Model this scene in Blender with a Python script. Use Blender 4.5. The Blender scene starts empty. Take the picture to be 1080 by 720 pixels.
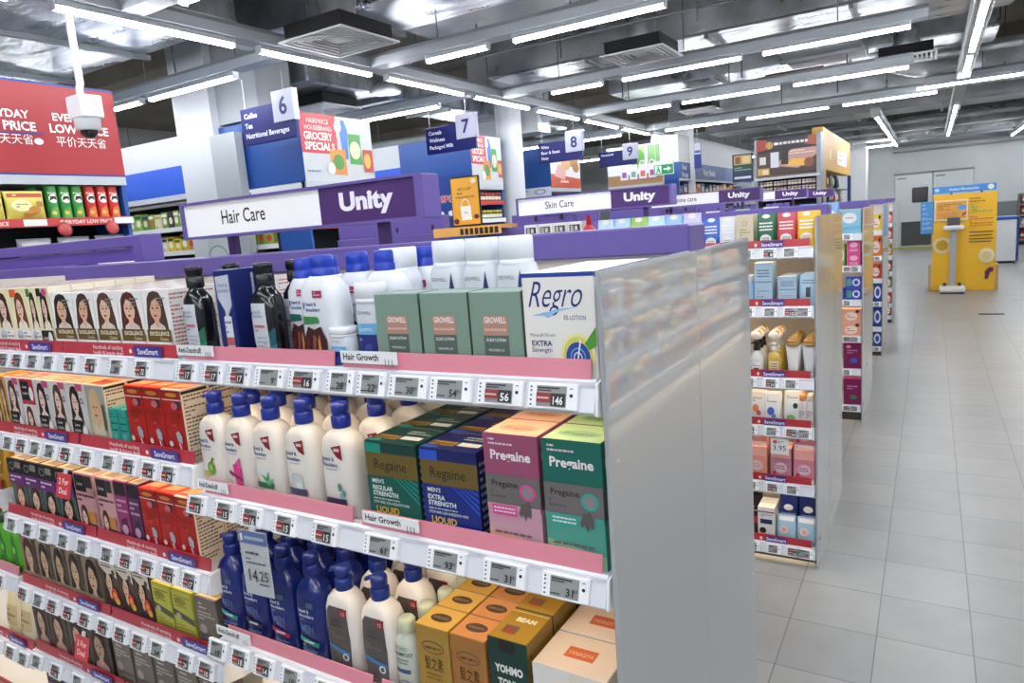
import bpy, math, random
from mathutils import Vector, Matrix
from mathutils.geometry import tessellate_polygon
rnd = random.Random(7)
C = bpy.context.scene.collection
# ------------------------------------------------------------------ materials
def lin(h):
    h = h.lstrip('#')
    o = []
    for i in (0, 2, 4):
        c = int(h[i:i+2], 16) / 255
        o.append(c / 12.92 if c <= .04045 else ((c + .055) / 1.055) ** 2.4)
    return (*o, 1)
MATS = {}
def M(h, r=.45, m=0., coat=0.):
    k = (h, r, m, coat)
    if k in MATS: return MATS[k]
    mt = bpy.data.materials.new('finish_' + h.strip('#'))
    mt.use_nodes = True
    p = mt.node_tree.nodes['Principled BSDF']
    p.inputs['Base Color'].default_value = lin(h)
    p.inputs['Roughness'].default_value = r
    p.inputs['Metallic'].default_value = m
    if coat: p.inputs['Coat Weight'].default_value = coat; p.inputs['Coat Roughness'].default_value = .1
    MATS[k] = mt
    return mt
def EM(h, s, name='lamp'):
    k = ('e', h, s)
    if k in MATS: return MATS[k]
    mt = bpy.data.materials.new(name); mt.use_nodes = True
    p = mt.node_tree.nodes['Principled BSDF']
    p.inputs['Base Color'].default_value = (.8, .8, .8, 1)
    p.inputs['Emission Color'].default_value = lin(h)
    p.inputs['Emission Strength'].default_value = s
    MATS[k] = mt
    return mt
def noisy(name, h1, h2, scale, r=.5, m=0., bump=0., detail=4, stretch=None, rr=None):
    mt = bpy.data.materials.new(name); mt.use_nodes = True
    nt = mt.node_tree; N = nt.nodes; L = nt.links
    p = N['Principled BSDF']
    tc = N.new('ShaderNodeTexCoord'); mp = N.new('ShaderNodeMapping')
    L.new(tc.outputs['Object'], mp.inputs['Vector'])
    if stretch: mp.inputs['Scale'].default_value = stretch
    no = N.new('ShaderNodeTexNoise'); no.inputs['Scale'].default_value = scale; no.inputs['Detail'].default_value = detail
    L.new(mp.outputs[0], no.inputs['Vector'])
    cr = N.new('ShaderNodeValToRGB')
    cr.color_ramp.elements[0].position = .3; cr.color_ramp.elements[0].color = lin(h1)
    cr.color_ramp.elements[1].position = .7; cr.color_ramp.elements[1].color = lin(h2)
    L.new(no.outputs['Fac'], cr.inputs['Fac']); L.new(cr.outputs[0], p.inputs['Base Color'])
    p.inputs['Roughness'].default_value = r; p.inputs['Metallic'].default_value = m
    if rr:
        mr = N.new('ShaderNodeMapRange'); mr.inputs['To Min'].default_value = rr[0]; mr.inputs['To Max'].default_value = rr[1]
        L.new(no.outputs['Fac'], mr.inputs['Value']); L.new(mr.outputs[0], p.inputs['Roughness'])
    if bump:
        b = N.new('ShaderNodeBump'); b.inputs['Strength'].default_value = bump; b.inputs['Distance'].default_value = .05
        L.new(no.outputs['Fac'], b.inputs['Height']); L.new(b.outputs[0], p.inputs['Normal'])
    return mt
# ------------------------------------------------------------------ mesh builder
class MB:
    def __init__(s): s.v = []; s.f = []; s.m = []; s.sm = []; s.mats = []
    def mi(s, mat):
        if isinstance(mat, str): mat = M(mat)
        if mat not in s.mats: s.mats.append(mat)
        return s.mats.index(mat)
    def add(s, vs, fs, mat, smooth=False):
        o = len(s.v); i = s.mi(mat)
        s.v.extend([tuple(p) for p in vs])
        for f in fs:
            s.f.append([o + k for k in f]); s.m.append(i); s.sm.append(smooth)
    def box(s, x0, y0, z0, x1, y1, z1, mat, bev=0., front=None, top=None, side=None):
        X = (x0, x1); Y = (y0, y1); Z = (z0, z1)
        if not bev:
            vs = [(X[i], Y[j], Z[k]) for i in (0, 1) for j in (0, 1) for k in (0, 1)]
            F = [(0, 1, 3, 2), (4, 6, 7, 5), (0, 4, 5, 1), (2, 3, 7, 6), (0, 2, 6, 4), (1, 5, 7, 3)]
            mm = [side or mat, side or mat, front or mat, mat, mat, top or mat]
            for f, m_ in zip(F, mm): s.add([vs[k] for k in f], [(0, 1, 2, 3)], m_)
            return
        b = bev
        def P(i, j, k, a):
            return (X[i] + (0 if a == 0 else (b if i == 0 else -b)), Y[j] + (0 if a == 1 else (b if j == 0 else -b)), Z[k] + (0 if a == 2 else (b if k == 0 else -b)))
        idx = {}; vs = []
        for i in (0, 1):
            for j in (0, 1):
                for k in (0, 1):
                    for a in (0, 1, 2): idx[i, j, k, a] = len(vs); vs.append(P(i, j, k, a))
        def fc(keys, m_): s.add([vs[idx[k]] for k in keys], [tuple(range(len(keys)))], m_)
        sm_ = side or mat
        fc([(0, 0, 0, 0), (0, 0, 1, 0), (0, 1, 1, 0), (0, 1, 0, 0)], sm_); fc([(1, 0, 0, 0), (1, 1, 0, 0), (1, 1, 1, 0), (1, 0, 1, 0)], sm_)
        fc([(0, 0, 0, 1), (1, 0, 0, 1), (1, 0, 1, 1), (0, 0, 1, 1)], front or mat); fc([(0, 1, 0, 1), (0, 1, 1, 1), (1, 1, 1, 1), (1, 1, 0, 1)], mat)
        fc([(0, 0, 0, 2), (0, 1, 0, 2), (1, 1, 0, 2), (1, 0, 0, 2)], mat); fc([(0, 0, 1, 2), (1, 0, 1, 2), (1, 1, 1, 2), (0, 1, 1, 2)], top or mat)
        for p in (0, 1):
            for q in (0, 1):
                fc([(p, q, 0, 0), (p, q, 1, 0), (p, q, 1, 1), (p, q, 0, 1)], mat)
                fc([(p, 0, q, 0), (p, 1, q, 0), (p, 1, q, 2), (p, 0, q, 2)], mat)
                fc([(0, p, q, 1), (1, p, q, 1), (1, p, q, 2), (0, p, q, 2)], mat)
        for i in (0, 1):
            for j in (0, 1):
                for k in (0, 1): fc([(i, j, k, 0), (i, j, k, 1), (i, j, k, 2)], mat)
    def prism(s, poly, axis, a0, a1, mat):
        """poly: 2-D outline, extruded along axis ('x': poly is (y,z); 'y': (x,z); 'z': (x,y))"""
        def P(p, a): return (a, p[0], p[1]) if axis == 'x' else ((p[0], a, p[1]) if axis == 'y' else (p[0], p[1], a))
        n = len(poly)
        vs = [P(p, a0) for p in poly] + [P(p, a1) for p in poly]
        fs = [(i, (i + 1) % n, n + (i + 1) % n, n + i) for i in range(n)] + [tuple(range(n))[::-1], tuple(range(n, 2 * n))]
        s.add(vs, fs, mat)
    def loft(s, rings, mat, caps=True, smooth=True):
        n = len(rings[0]); vs = [p for r in rings for p in r]; fs = []
        for k in range(len(rings) - 1):
            for i in range(n): fs.append((k * n + i, k * n + (i + 1) % n, (k + 1) * n + (i + 1) % n, (k + 1) * n + i))
        s.add(vs, fs, mat, smooth)
        if caps:
            s.add(rings[0], [tuple(range(n))[::-1]], mat); s.add(rings[-1], [tuple(range(n))], mat)
    def lathe(s, prof, mat, c=(0, 0, 0), seg=20, smooth=True):
        s.loft([[(c[0] + r * math.cos(2 * math.pi * i / seg), c[1] + r * math.sin(2 * math.pi * i / seg), c[2] + z) for i in range(seg)] for r, z in prof], mat, True, smooth)
    def tube(s, path, r, mat, seg=8):
        rings = []
        P = [Vector(p) for p in path]
        for i, p in enumerate(P):
            d = (P[min(i + 1, len(P) - 1)] - P[max(i - 1, 0)]).normalized()
            up = Vector((0, 0, 1)) if abs(d.z) < .9 else Vector((0, 1, 0))
            a = d.cross(up).normalized(); b = d.cross(a)
            rr = r[i] if isinstance(r, (list, tuple)) else r
            rings.append([tuple(p + a * rr * math.cos(2 * math.pi * k / seg) + b * rr * math.sin(2 * math.pi * k / seg)) for k in range(seg)])
        s.loft(rings, mat)
    def data(s, name):
        me = bpy.data.meshes.new(name)
        me.from_pydata(s.v, [], s.f)
        for m_ in s.mats: me.materials.append(m_)
        me.polygons.foreach_set('material_index', s.m)
        me.polygons.foreach_set('use_smooth', s.sm)
        me.update()
        return me
    def build(s, name, parent=None, loc=None):
        o = bpy.data.objects.new(name, s.data(name)); C.objects.link(o)
        if parent: o.parent = parent
        if loc: o.location = loc
        return o
def tag(o, label=None, cat=None, group=None, kind=None):
    if label: o['label'] = label
    if cat: o['category'] = cat
    if group: o['group'] = group
    if kind: o['kind'] = kind
    return o
def thing(name, label, cat, loc=(0, 0, 0), rz=0., group=None):
    o = bpy.data.objects.new(name, None); C.objects.link(o); o.empty_display_size = .05
    o.location = loc; o.rotation_euler = (0, 0, rz)
    return tag(o, label, cat, group)
def dup(root, loc, label=None, group=None, rz=None):
    def cp(o, par):
        c = o.copy(); C.objects.link(c)
        if par: c.parent = par
        for ch in o.children: cp(ch, c)
        return c
    r = cp(root, None); r.location = loc
    if rz is not None: r.rotation_euler = (0, 0, rz)
    if label: r['label'] = label
    if group: r['group'] = group
    return r
# ------------------------------------------------------------------ lettering
TXT = {}
def text(s, bold=0., res=2):
    k = (s, bold, res)
    if k not in TXT:
        cu = bpy.data.curves.new('lettering', 'FONT'); cu.body = s; cu.offset = bold; cu.resolution_u = res
        o = bpy.data.objects.new('lettering', cu); me = o.to_mesh()
        vs = [(v.co.x, v.co.y) for v in me.vertices]; fs = [tuple(p.vertices) for p in me.polygons]
        o.to_mesh_clear(); bpy.data.objects.remove(o); bpy.data.curves.remove(cu)
        x0 = min(v[0] for v in vs); x1 = max(v[0] for v in vs)
        TXT[k] = ([(x - x0, y) for x, y in vs], fs, x1 - x0)
    return TXT[k]
class Face:
    """a face that takes printed patches: place(u, v, layer) gives the point; u, v are fractions of w, h"""
    def __init__(s, mb, place, w, h, curved=False): s.mb = mb; s.place = place; s.w = w; s.h = h; s.curved = curved; s.k = 1
    def put(s, pts, faces, col):
        m_ = M(col, .4) if isinstance(col, str) else col
        if s.curved and len(faces) == 1 and len(pts) > 3: pts, faces = s.fine(pts)
        s.mb.add([s.place(u * s.w, v * s.h, s.k) for u, v in pts], faces, m_, s.curved)
    def fine(s, pts):
        """cut a patch into small triangles so that it follows a curved face"""
        lim = max(s.w / 9, .004); P = [tuple(p) for p in pts]
        todo = [(t, 0) for t in tessellate_polygon([[Vector((p[0], p[1], 0)) for p in P]])]; out = []
        mid = {}
        while todo:
            t, d = todo.pop()
            L = [(math.hypot((P[t[i]][0] - P[t[(i + 1) % 3]][0]) * s.w, (P[t[i]][1] - P[t[(i + 1) % 3]][1]) * s.h), i) for i in range(3)]
            l, i = max(L)
            if l < lim or d > 9: out.append(t); continue
            a, b, c = t[i], t[(i + 1) % 3], t[(i + 2) % 3]; k = (min(a, b), max(a, b))
            if k not in mid: mid[k] = len(P); P.append(((P[a][0] + P[b][0]) / 2, (P[a][1] + P[b][1]) / 2))
            m = mid[k]; todo += [((a, m, c), d + 1), ((m, b, c), d + 1)]
        return P, out
    def draw(s, items):
        for it in items: s.one(it); s.k += 1
    def one(s, it):
        t = it[0]
        if t == 'r':
            _, x0, y0, x1, y1, c = it
            nx = 6 if s.curved else 1; ny = 4 if s.curved else 1
            pts = [(x0 + (x1 - x0) * i / nx, y0 + (y1 - y0) * j / ny) for j in range(ny + 1) for i in range(nx + 1)]
            s.put(pts, [(j * (nx + 1) + i, j * (nx + 1) + i + 1, (j + 1) * (nx + 1) + i + 1, (j + 1) * (nx + 1) + i) for j in range(ny) for i in range(nx)], c)
        elif t == 'p': s.put(it[1], [tuple(range(len(it[1])))], it[2])
        elif t == 'e':
            _, cx, cy, rx, ry, c = it; n = 18
            s.put([(cx + rx * math.cos(2 * math.pi * i / n), cy + ry * math.sin(2 * math.pi * i / n)) for i in range(n)], [tuple(range(n))], c)
        elif t == 'ring':
            _, cx, cy, r0, r1, asp, c = it; n = 20
            pts = [(cx + r * math.cos(2 * math.pi * i / n), cy + r * asp * math.sin(2 * math.pi * i / n)) for r in (r0, r1) for i in range(n)]
            s.put(pts, [(i, (i + 1) % n, n + (i + 1) % n, n + i) for i in range(n)], c)
        elif t == 't':
            _, tx, x, y, hh, c = it[:6]; o = it[6] if len(it) > 6 else {}
            vs, fs, w = text(tx, o.get('b', 0.), o.get('res', 2))
            sc = hh * s.h / .7; sx = sc * o.get('sx', 1.)
            if 'mw' in o and w * sx > o['mw'] * s.w: sx = o['mw'] * s.w / w
            al = {'l': 0, 'c': -.5, 'r': -1}[o.get('al', 'c')] * w * sx
            sh = o.get('sh', 0.); up = o.get('up', 0.)
            m_ = M(c, .4) if isinstance(c, str) else c
            s.mb.add([s.place(x * s.w + al + vx * sx + vy * sc * sh, y * s.h + vy * sc + vx * sx * up, s.k) for vx, vy in vs], fs, m_, s.curved)
        elif t == 'lines':      # illegible small print
            _, x0, y0, x1, y1, n, c = it; g = random.Random(int(x0 * 997 + y0 * 71 + n))
            for i in range(n):
                yy = y1 - (y1 - y0) * (i + .5) / n; hh = (y1 - y0) / n * .22; x = x0
                while x < x1 - .02:
                    wl = min(g.uniform(.05, .18) * (x1 - x0), x1 - x)
                    s.put([(x, yy - hh), (x + wl, yy - hh), (x + wl, yy + hh), (x, yy + hh)], [(0, 1, 2, 3)], c); x += wl + .03 * (x1 - x0)
                    if g.random() < .12: break
        elif t == 'port': s.portrait(*it[1:])
    def portrait(s, x0, y0, x1, y1, hair, skin, bg, cloth, side=1):
        def T(p): return (x0 + (x1 - x0) * (p[0] if side > 0 else 1 - p[0]), y0 + (y1 - y0) * p[1])
        def E(cx, cy, rx, ry, c, n=16): s.put([T((cx + rx * math.cos(2 * math.pi * i / n), cy + ry * math.sin(2 * math.pi * i / n))) for i in range(n)], [tuple(range(n))], c); s.k += 1
        def Pg(p, c): s.put([T(q) for q in p], [tuple(range(len(p)))], c); s.k += 1
        if bg: Pg([(0, 0), (1, 0), (1, 1), (0, 1)], bg)
        Pg([(.5, .97), (.3, .93), (.17, .78), (.14, .55), (.1, .3), (.08, .05), (.3, 0), (.7, 0), (.93, .06), (.9, .35), (.84, .6), (.8, .8), (.68, .93)], hair)
        Pg([(.18, 0), (.22, .16), (.4, .25), (.6, .25), (.8, .17), (.88, 0)], cloth)
        Pg([(.4, .2), (.42, .42), (.6, .42), (.6, .2), (.5, .12)], skin)
        E(.5, .56, .225, .27, skin)
        Pg([(.5, .92), (.3, .84), (.24, .56), (.3, .66), (.42, .8), (.6, .74), (.72, .56), (.77, .7), (.68, .87)], hair)
        for ex in (.41, .59): E(ex, .58, .045, .02, '#2a1d1a', 8); Pg([(ex - .06, .63), (ex, .66), (ex + .06, .63), (ex, .645)], hair)
        Pg([(.5, .58), (.475, .5), (.525, .5)], '#c98f78')
        E(.5, .41, .075, .024, '#b4403f', 8)
def plane_face(mb, o, U, V, w, h, N, eps=.00022):
    o = Vector(o); U = Vector(U); V = Vector(V); N = Vector(N)
    return Face(mb, lambda u, v, k: tuple(o + U * u + V * v + N * (eps * k)), w, h)
def front_face(mb, x0, y, z0, x1, z1, eps=.00022): return plane_face(mb, (x0, y, z0), (1, 0, 0), (0, 0, 1), x1 - x0, z1 - z0, (0, -1, 0), eps)
def right_face(mb, x, y0, z0, y1, z1, eps=.00022): return plane_face(mb, (x, y0, z0), (0, 1, 0), (0, 0, 1), y1 - y0, z1 - z0, (1, 0, 0), eps)
def top_face(mb, x0, y0, z, x1, y1, eps=.00022): return plane_face(mb, (x0, y0, z), (1, 0, 0), (0, 1, 0), x1 - x0, y1 - y0, (0, 0, 1), eps)
# ------------------------------------------------------------------ packaging
def carton(w, d, h, base, front=(), top=(), side=(), topc=None, sidec=None, bev=.0012):
    mb = MB()
    mb.box(-w/2, 0, 0, w/2, d, h, M(base, .38), bev, top=M(topc, .38) if topc else None, side=M(sidec, .38) if sidec else None)
    front_face(mb, -w/2, 0, 0, w/2, h).draw(front)
    top_face(mb, -w/2, 0, h, w/2, d).draw(top)
    right_face(mb, w/2, 0, 0, d, h).draw(side)
    # tuck-flap seam on the lid
    mb.box(-w/2 + .002, d - .0012, h, w/2 - .002, d - .0004, h + .0004, M('#6b6458', .7))
    return mb
def sup(rx, ry, n, z, seg=36, cy=0.):
    out = []
    for i in range(seg):
        a = 2 * math.pi * i / seg; c, s_ = math.cos(a), math.sin(a)
        out.append((rx * math.copysign(abs(c) ** (2 / n), c), cy + ry * math.copysign(abs(s_) ** (2 / n), s_), z))
    return out
class Shape:
    """a bottle body lofted from (z, rx, ry, n) sections, y = 0 at its front"""
    def __init__(s, secs): s.secs = secs; s.cy = max(q[2] for q in secs)
    def at(s, z):
        q = s.secs
        if z <= q[0][0]: return q[0][1:]
        for a, b in zip(q, q[1:]):
            if z <= b[0]:
                t = (z - a[0]) / max(b[0] - a[0], 1e-6); return tuple(a[i] + (b[i] - a[i]) * t for i in (1, 2, 3))
        return q[-1][1:]
    def body(s, mat):
        mb = MB(); mb.loft([sup(rx, ry, n, z, 36, s.cy) for z, rx, ry, n in s.secs], mat); return mb
    def place(s, ou, oz):
        def f(u, v, k):
            x, z = ou + u, oz + v; rx, ry, n = s.at(z); rx += .0006
            t = min(abs(x) / rx, .999)
            return (x, s.cy - (ry * (1 - t ** n) ** (1 / n) + .0007 + .00025 * k), z)
        return f
    def label(s, x0, z0, x1, z1, items):
        mb = MB(); Face(mb, s.place(x0, z0), x1 - x0, z1 - z0, True).draw(items); return mb
def pump(parent, z, col, cy, s=1., spout=-1, turn=0.):
    m_ = M(col, .3)
    mb = MB(); mb.lathe([(.0175*s, 0), (.0185*s, .002), (.0185*s, .021*s), (.0165*s, .0235*s)], m_, (0, cy, z), 24)
    mb.lathe([(.0145*s, .0235*s), (.0145*s, .027*s)], m_, (0, cy, z), 20)
    mb.build('pump_collar', parent)
    mb = MB(); mb.lathe([(.0125*s, .027*s), (.0165*s, .028*s), (.0165*s, .042*s), (.0145*s, .047*s), (.006*s, .0485*s)], m_, (0, cy, z), 24)
    dx, dy = math.cos(turn) * spout, math.sin(turn) * spout
    mb.tube([(dx * q * s, cy + dy * q * s, z + zz * s) for q, zz in ((.005, .039), (.019, .040), (.027, .037), (.030, .033))], [.006*s, .0052*s, .0045*s, .003*s], m_, 10)
    mb.build('pump_head', parent)
def pump_bottle(name, sh, bodymat, labels, col, neck, s=1., turn=0.):
    r = thing(name, None, 'bottle')
    sh.body(bodymat).build('body', r)
    if labels: labels.build('label', r)
    pump(r, neck, col, sh.cy, s, -1, turn)
    return r
POS = ['front', 'second', 'third', 'fourth', 'fifth', 'sixth']
def file_of(root, cat, x, y, z, n, dy, who, group, dx=0.):
    """the same pack n deep on the shelf; each one its own object"""
    root.location = (x, y, z)
    tag(root, who + (', front of its file' if n > 1 else ''), cat, group)
    for i in range(1, n):
        dup(root, (x + dx * i, y + dy * i, z), f"{who}, {POS[i]} in its file", group)
# ------------------------------------------------------------------ shelving with price rails
WHITE = M('#eceef0', .35); STEEL = M('#c9ccce', .4); PLAST = M('#d8dbe2', .25); TAGW = M('#eef0f3', .25)
PURPLE = M('#625398', .42); PURPLE_D = M('#472567', .45); PURPLE_L = M('#66559f', .42)
PINK = M('#d98796', .3, 0, .3); RED = M('#b93a46', .32, 0, .4); BACK = M('#d9cfc2', .6)
LED = EM('#ffe2bd', 9.0, 'warm_led_strip')
TAGS = {}
def tag_mesh(kind, price=''):
    k = (kind, price)
    if k in TAGS: return TAGS[k]
    w, h = (.080, .038) if kind[0] == 'w' else (.064, .041)
    mb = MB(); mb.box(-w/2, -.007, -h/2, w/2, .003, h/2, TAGW, .0015)
    F = front_face(mb, -w/2, -.007, -h/2, w/2, h/2, .0002)
    it = [('r', .19, .1, .80, .9, '#8f9292' if kind[1] != 'k' else '#7d8080')]
    it += [('r', .06, y, .1, y + .07, '#4a4d50') for y in (.12, .3, .48, .66, .8)]
    it += [('e', .9, .56, .035, .07, '#1b1c1e'), ('r', .87, .8, .93, .84, '#55585a')]
    it += [('r', .22, .78, .66, .84, '#2c2e30'), ('r', .22, .69, .5, .74, '#3b3d3f')]
    if kind[1] == 'r':
        it += [('r', .20, .26, .50, .62, '#8e2f2c'), ('r', .50, .14, .79, .62, '#222427'), ('t', price or '16', .745, .2, .3, '#e4e6e6', {'al': 'r', 'mw': .2, 'b': .02}), ('r', .22, .4, .46, .46, '#d9b9b4')]
    else:
        it += [('t', price or '20', .70, .2, .3, '#1f2123', {'al': 'r', 'mw': .3, 'b': .02}), ('t', '90', .78, .36, .14, '#1f2123', {'al': 'r'}), ('r', .22, .2, .42, .25, '#2c2e30')]
    F.draw(it)
    TAGS[k] = mb.data('price_tag')
    return TAGS[k]
TILT = math.radians(-17)
def shelf(parent, x0, x1, z, yf, yb, tags=(), strips=(), railcol=PLAST, lift=.028, end=True):
    """z: top of the price rail; yf: front; tags: (x, kind, price); strips: (x0, x1, colour, items)"""
    mb = MB()
    mb.box(x0 + .002, yf + .02, z - .026, x1 - .002, yb, z - .004, WHITE)
    mb.prism([(yf + .024, z - .001), (yf + .012, z), (yf + .005, z - .005), (yf - .008, z - .044), (yf - .003, z - .049), (yf + .03, z - .046)], 'x', x0 + .004, x1 - .004, railcol)
    mb.box(x0 + .004, yf + .002, z - .008, x1 - .004, yf + .006, z - .002, railcol)
    if end:
        for xe in (x0, x1 - .004): mb.prism([(yf + .03, z), (yf + .004, z - .004), (yf - .004, z - .05), (yf + .05, z - .062), (yb, z - .07), (yb, z)], 'x', xe, xe + .004, WHITE)
    sh = mb.build('shelf', parent)
    if end:
        m = MB(); m.box(x0 + .02, yf + .034, z - .031, x1 - .02, yf + .046, z - .0262, LED); m.build('led_strip', sh)
    for sx0, sx1, col, items in strips:
        m = MB(); m.prism([(yf + .014, z - .004), (yf + .011, z - .004), (yf + .016, z + lift), (yf + .019, z + lift)], 'x', sx0, sx1, col)
        if items: front_face(m, sx0, yf + .0098, z - .004, sx1, z + lift, .0003).draw(items)
        m.build('front_strip', sh)
    for x, kind, price in tags:
        o = bpy.data.objects.new('price_tag', tag_mesh(kind, price)); C.objects.link(o); o.parent = sh
        o.location = (x, yf - .0035, z - .0245); o.rotation_euler = (TILT, 0, 0)
    return sh
def save_strip(n=1):
    it = []
    for i in range(n):
        a, b = i / n, (i + 1) / n; w = b - a
        it += [('t', 'Hundreds of exciting', a + .44 * w, .56, .32, '#f6e9ea', {'mw': .34 * w}), ('t', 'health & beauty deals', a + .44 * w, .14, .32, '#f6e9ea', {'mw': .34 * w}), ('e', a + .64 * w, .5, .012 * w, .16, '#f2d9da'), ('r', a + .67 * w, .12, a + .9 * w, .9, '#473a8c'), ('t', 'SaveSmart', a + .785 * w, .32, .4, '#f2eefc', {'mw': .19 * w, 'b': .015})]
    return it
def clip_label(sh, x0, x1, z, yf, txt):
    m = MB(); m.box(x0, yf - .002, z - .001, x1, yf + .0005, z + .021, TAGW)
    front_face(m, x0, yf - .002, z - .001, x1, z + .021, .0003).draw([('t', txt, .05, .28, .52, '#101114', {'al': 'l', 'b': .02, 'mw': .64})] + [('r', q, -.2, q + .012, .42, '#5d6063') for q in (.8, .86, .92)])
    m.build('clip_label', sh)
YF = .872; YB = 1.30
XR = -.398; XM = -1.375; XL = -2.335; XLL = -3.3
gA = thing('gondola_shelving', 'long shelving run with hair dye and shampoo and frosted end panel', 'shelving unit', (0, 0, 0))
mb = MB(); mb.box(XLL, 1.315, .1, -.40, 1.365, 1.50, BACK); mb.build('back_panel', gA)
mb = MB(); mb.box(XLL, .93, 0, -.405, 1.75, .10, M('#3a3c40', .5)); mb.build('plinth', gA)
mb = MB()
for x in (XLL, XL, XM, -.425):
    mb.box(x - .014, 1.29, .1, x + .014, 1.315, 1.472, STEEL)
    for i in range(23): mb.box(x - .003, 1.2885, .16 + i * .055, x + .003, 1.2905, .185 + i * .055, M('#33363a', .6))
mb.build('upright_posts', gA)
mb = MB(); mb.box(-2.60, 1.292, 1.476, -.385, 1.40, 1.531, PURPLE, .004); mb.build('top_beam', gA)
mb = MB(); mb.box(XLL - .5, 1.335, 1.476, -2.601, 1.42, 1.535, PURPLE, .004); mb.build('top_beam', gA)
mb = MB(); mb.box(XLL - .5, 1.352, 1.535, -2.245, 1.40, 1.578, M('#624d9e', .45)); mb.box(XLL - .5, 1.34, 1.581, -2.245, 1.41, 1.618, PURPLE_L, .003); mb.box(-2.245, 1.338, 1.53, -2.185, 1.41, 1.618, PURPLE_L, .003)
mb.box(-2.252, 1.345, 1.54, -2.247, 1.353, 1.572, M('#22202c', .6)); mb.build('upper_panel', gA)
# frosted acrylic end panel, half clear so the packs behind it show as ghosts
fro = bpy.data.materials.new('frosted_acrylic'); fro.use_nodes = True
p = fro.node_tree.nodes['Principled BSDF']; p.inputs['Base Color'].default_value = lin('#c0c5c8'); p.inputs['Roughness'].default_value = .5; p.inputs['IOR'].default_value = 1.3
p.inputs['Transmission Weight'].default_value = .34
p.inputs['Coat Weight'].default_value = 1.; p.inputs['Coat Roughness'].default_value = .02; p.inputs['Coat IOR'].default_value = 2.5
mb = MB(); mb.box(-.394, .876, .0, -.386, 1.335, 1.482, fro, .0015); mb.box(-.394, 1.337, .0, -.386, 1.79, 1.48, fro, .0015)
for y, z in ((.905, 1.2), (1.31, 1.19), (1.37, 1.19), (1.76, .6), (.905, .5)): mb.lathe([(.006, 0), (.005, .004)], STEEL, (-.39, y, z), 10)
mb.build('end_panel', gA)
# back half of the run
mb = MB()
for z in (1.30, 1.0, .68, .38): mb.box(XLL, 1.37, z - .025, -.405, 1.74, z, WHITE)
mb.build('rear_shelf', gA)
g = random.Random(3)
def TG(xs, kinds='w', price=None):
    out = []
    for i, x in enumerate(xs):
        k = kinds + ('r' if g.random() < .6 else 'g'); out.append((x, k, price[i] if price else str(g.randint(8, 39))))
    return out
G_ = (None,)
# right bay
def strip_r(a=XM + .02, b=-.412): return [(a, -.918, PINK, None), (-.895, b, PINK, None)]
s1 = shelf(gA, XM, XR, 1.327, YF, YB, [(-1.325, 'sr', '17'), (-1.24, 'sr', '17'), (-1.16, 'sr', '17'), (-1.07, 'wg', '9'), (-.978, 'wr', '16'), (-.888, 'sg', '28'), (-.815, 'sg', '22'), (-.735, 'wg', '30'), (-.648, 'wg', '54'), (-.556, 'wr', '56'), (-.466, 'wr', '146')], strip_r())
clip_label(s1, -.893, -.765, 1.337, YF + .008, 'Hair Growth'); clip_label(s1, -1.37, -1.25, 1.337, YF + .008, 'Anti-Dandruff')
s2 = shelf(gA, XM, XR, 1.028, YF, YB, [(-1.365, 'sr', '15'), (-1.27, 'sr', '15'), (-1.185, 'sr', '16'), (-1.085, 'sr', '15'), (-.975, 'sr', '15'), (-.835, 'wg', '61'), (-.69, 'wg', '93'), (-.575, 'wg', '31'), (-.466, 'wg', '31')], strip_r())
clip_label(s2, -.885, -.755, 1.038, YF + .008, 'Hair Growth'); clip_label(s2, -1.37, -1.27, 1.038, YF + .008, 'Anti-Dandruff')
s3 = shelf(gA, XM, XR, .68, YF, YB, [(-1.372, 'sg', '15'), (-1.295, 'sr', '18'), (-1.215, 'sr', '14'), (-1.13, 'sg', '15'), (-1.03, 'sr', '15'), (-.9, 'wg', '21'), (-.75, 'wg', '24'), (-.6, 'wg', '28')], strip_r())
clip_label(s3, -1.385, -1.27, .686, YF + .008, 'Anti-Dandruff')
s4 = shelf(gA, XM, XR, .385, YF, YB, TG([-1.3, -1.2, -1.1, -1.0, -.8], 's'), strip_r())
# middle bay
def strip_l(a, b, m): return [(a, m - .004, RED, save_strip()), (m + .004, b, RED, save_strip())]
m1 = shelf(gA, XL, XM, 1.327, YF, YB, TG([-2.28, -2.2, -2.12, -2.045, -1.965, -1.885, -1.785, -1.69, -1.585, -1.485], 's'), strip_l(XL + .01, XM - .008, -1.846))
m2 = shelf(gA, XL, XM, 1.088, YF, YB, TG([-2.19, -2.115, -2.04, -1.965, -1.885, -1.79, -1.69, -1.605, -1.525, -1.45], 's'), strip_l(XL + .01, XM - .008, -1.85))
m3 = shelf(gA, XL, XM, .834, YF, YB, TG([-2.27, -2.175, -2.085, -1.985, -1.89, -1.775, -1.69, -1.6, -1.515, -1.435], 's'), strip_l(XL + .01, XM - .008, -1.85))
m4 = shelf(gA, XL, XM, .612, YF, YB, TG([-2.29, -2.2, -2.12, -2.035, -1.95, -1.86, -1.78, -1.7, -1.62, -1.51, -1.43], 's'), strip_l(XL + .01, XM - .008, -1.85))
m5 = shelf(gA, XL, XM, .392, YF, YB, TG([-2.29, -2.18, -2.06, -1.95, -1.84, -1.7, -1.6], 's'), strip_l(XL + .01, XM - .008, -1.85))
m6 = shelf(gA, XL, XM, .17, YF, YB, TG([-2.2, -2.0, -1.8], 's'), strip_l(XL + .01, XM - .008, -1.85))
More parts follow.
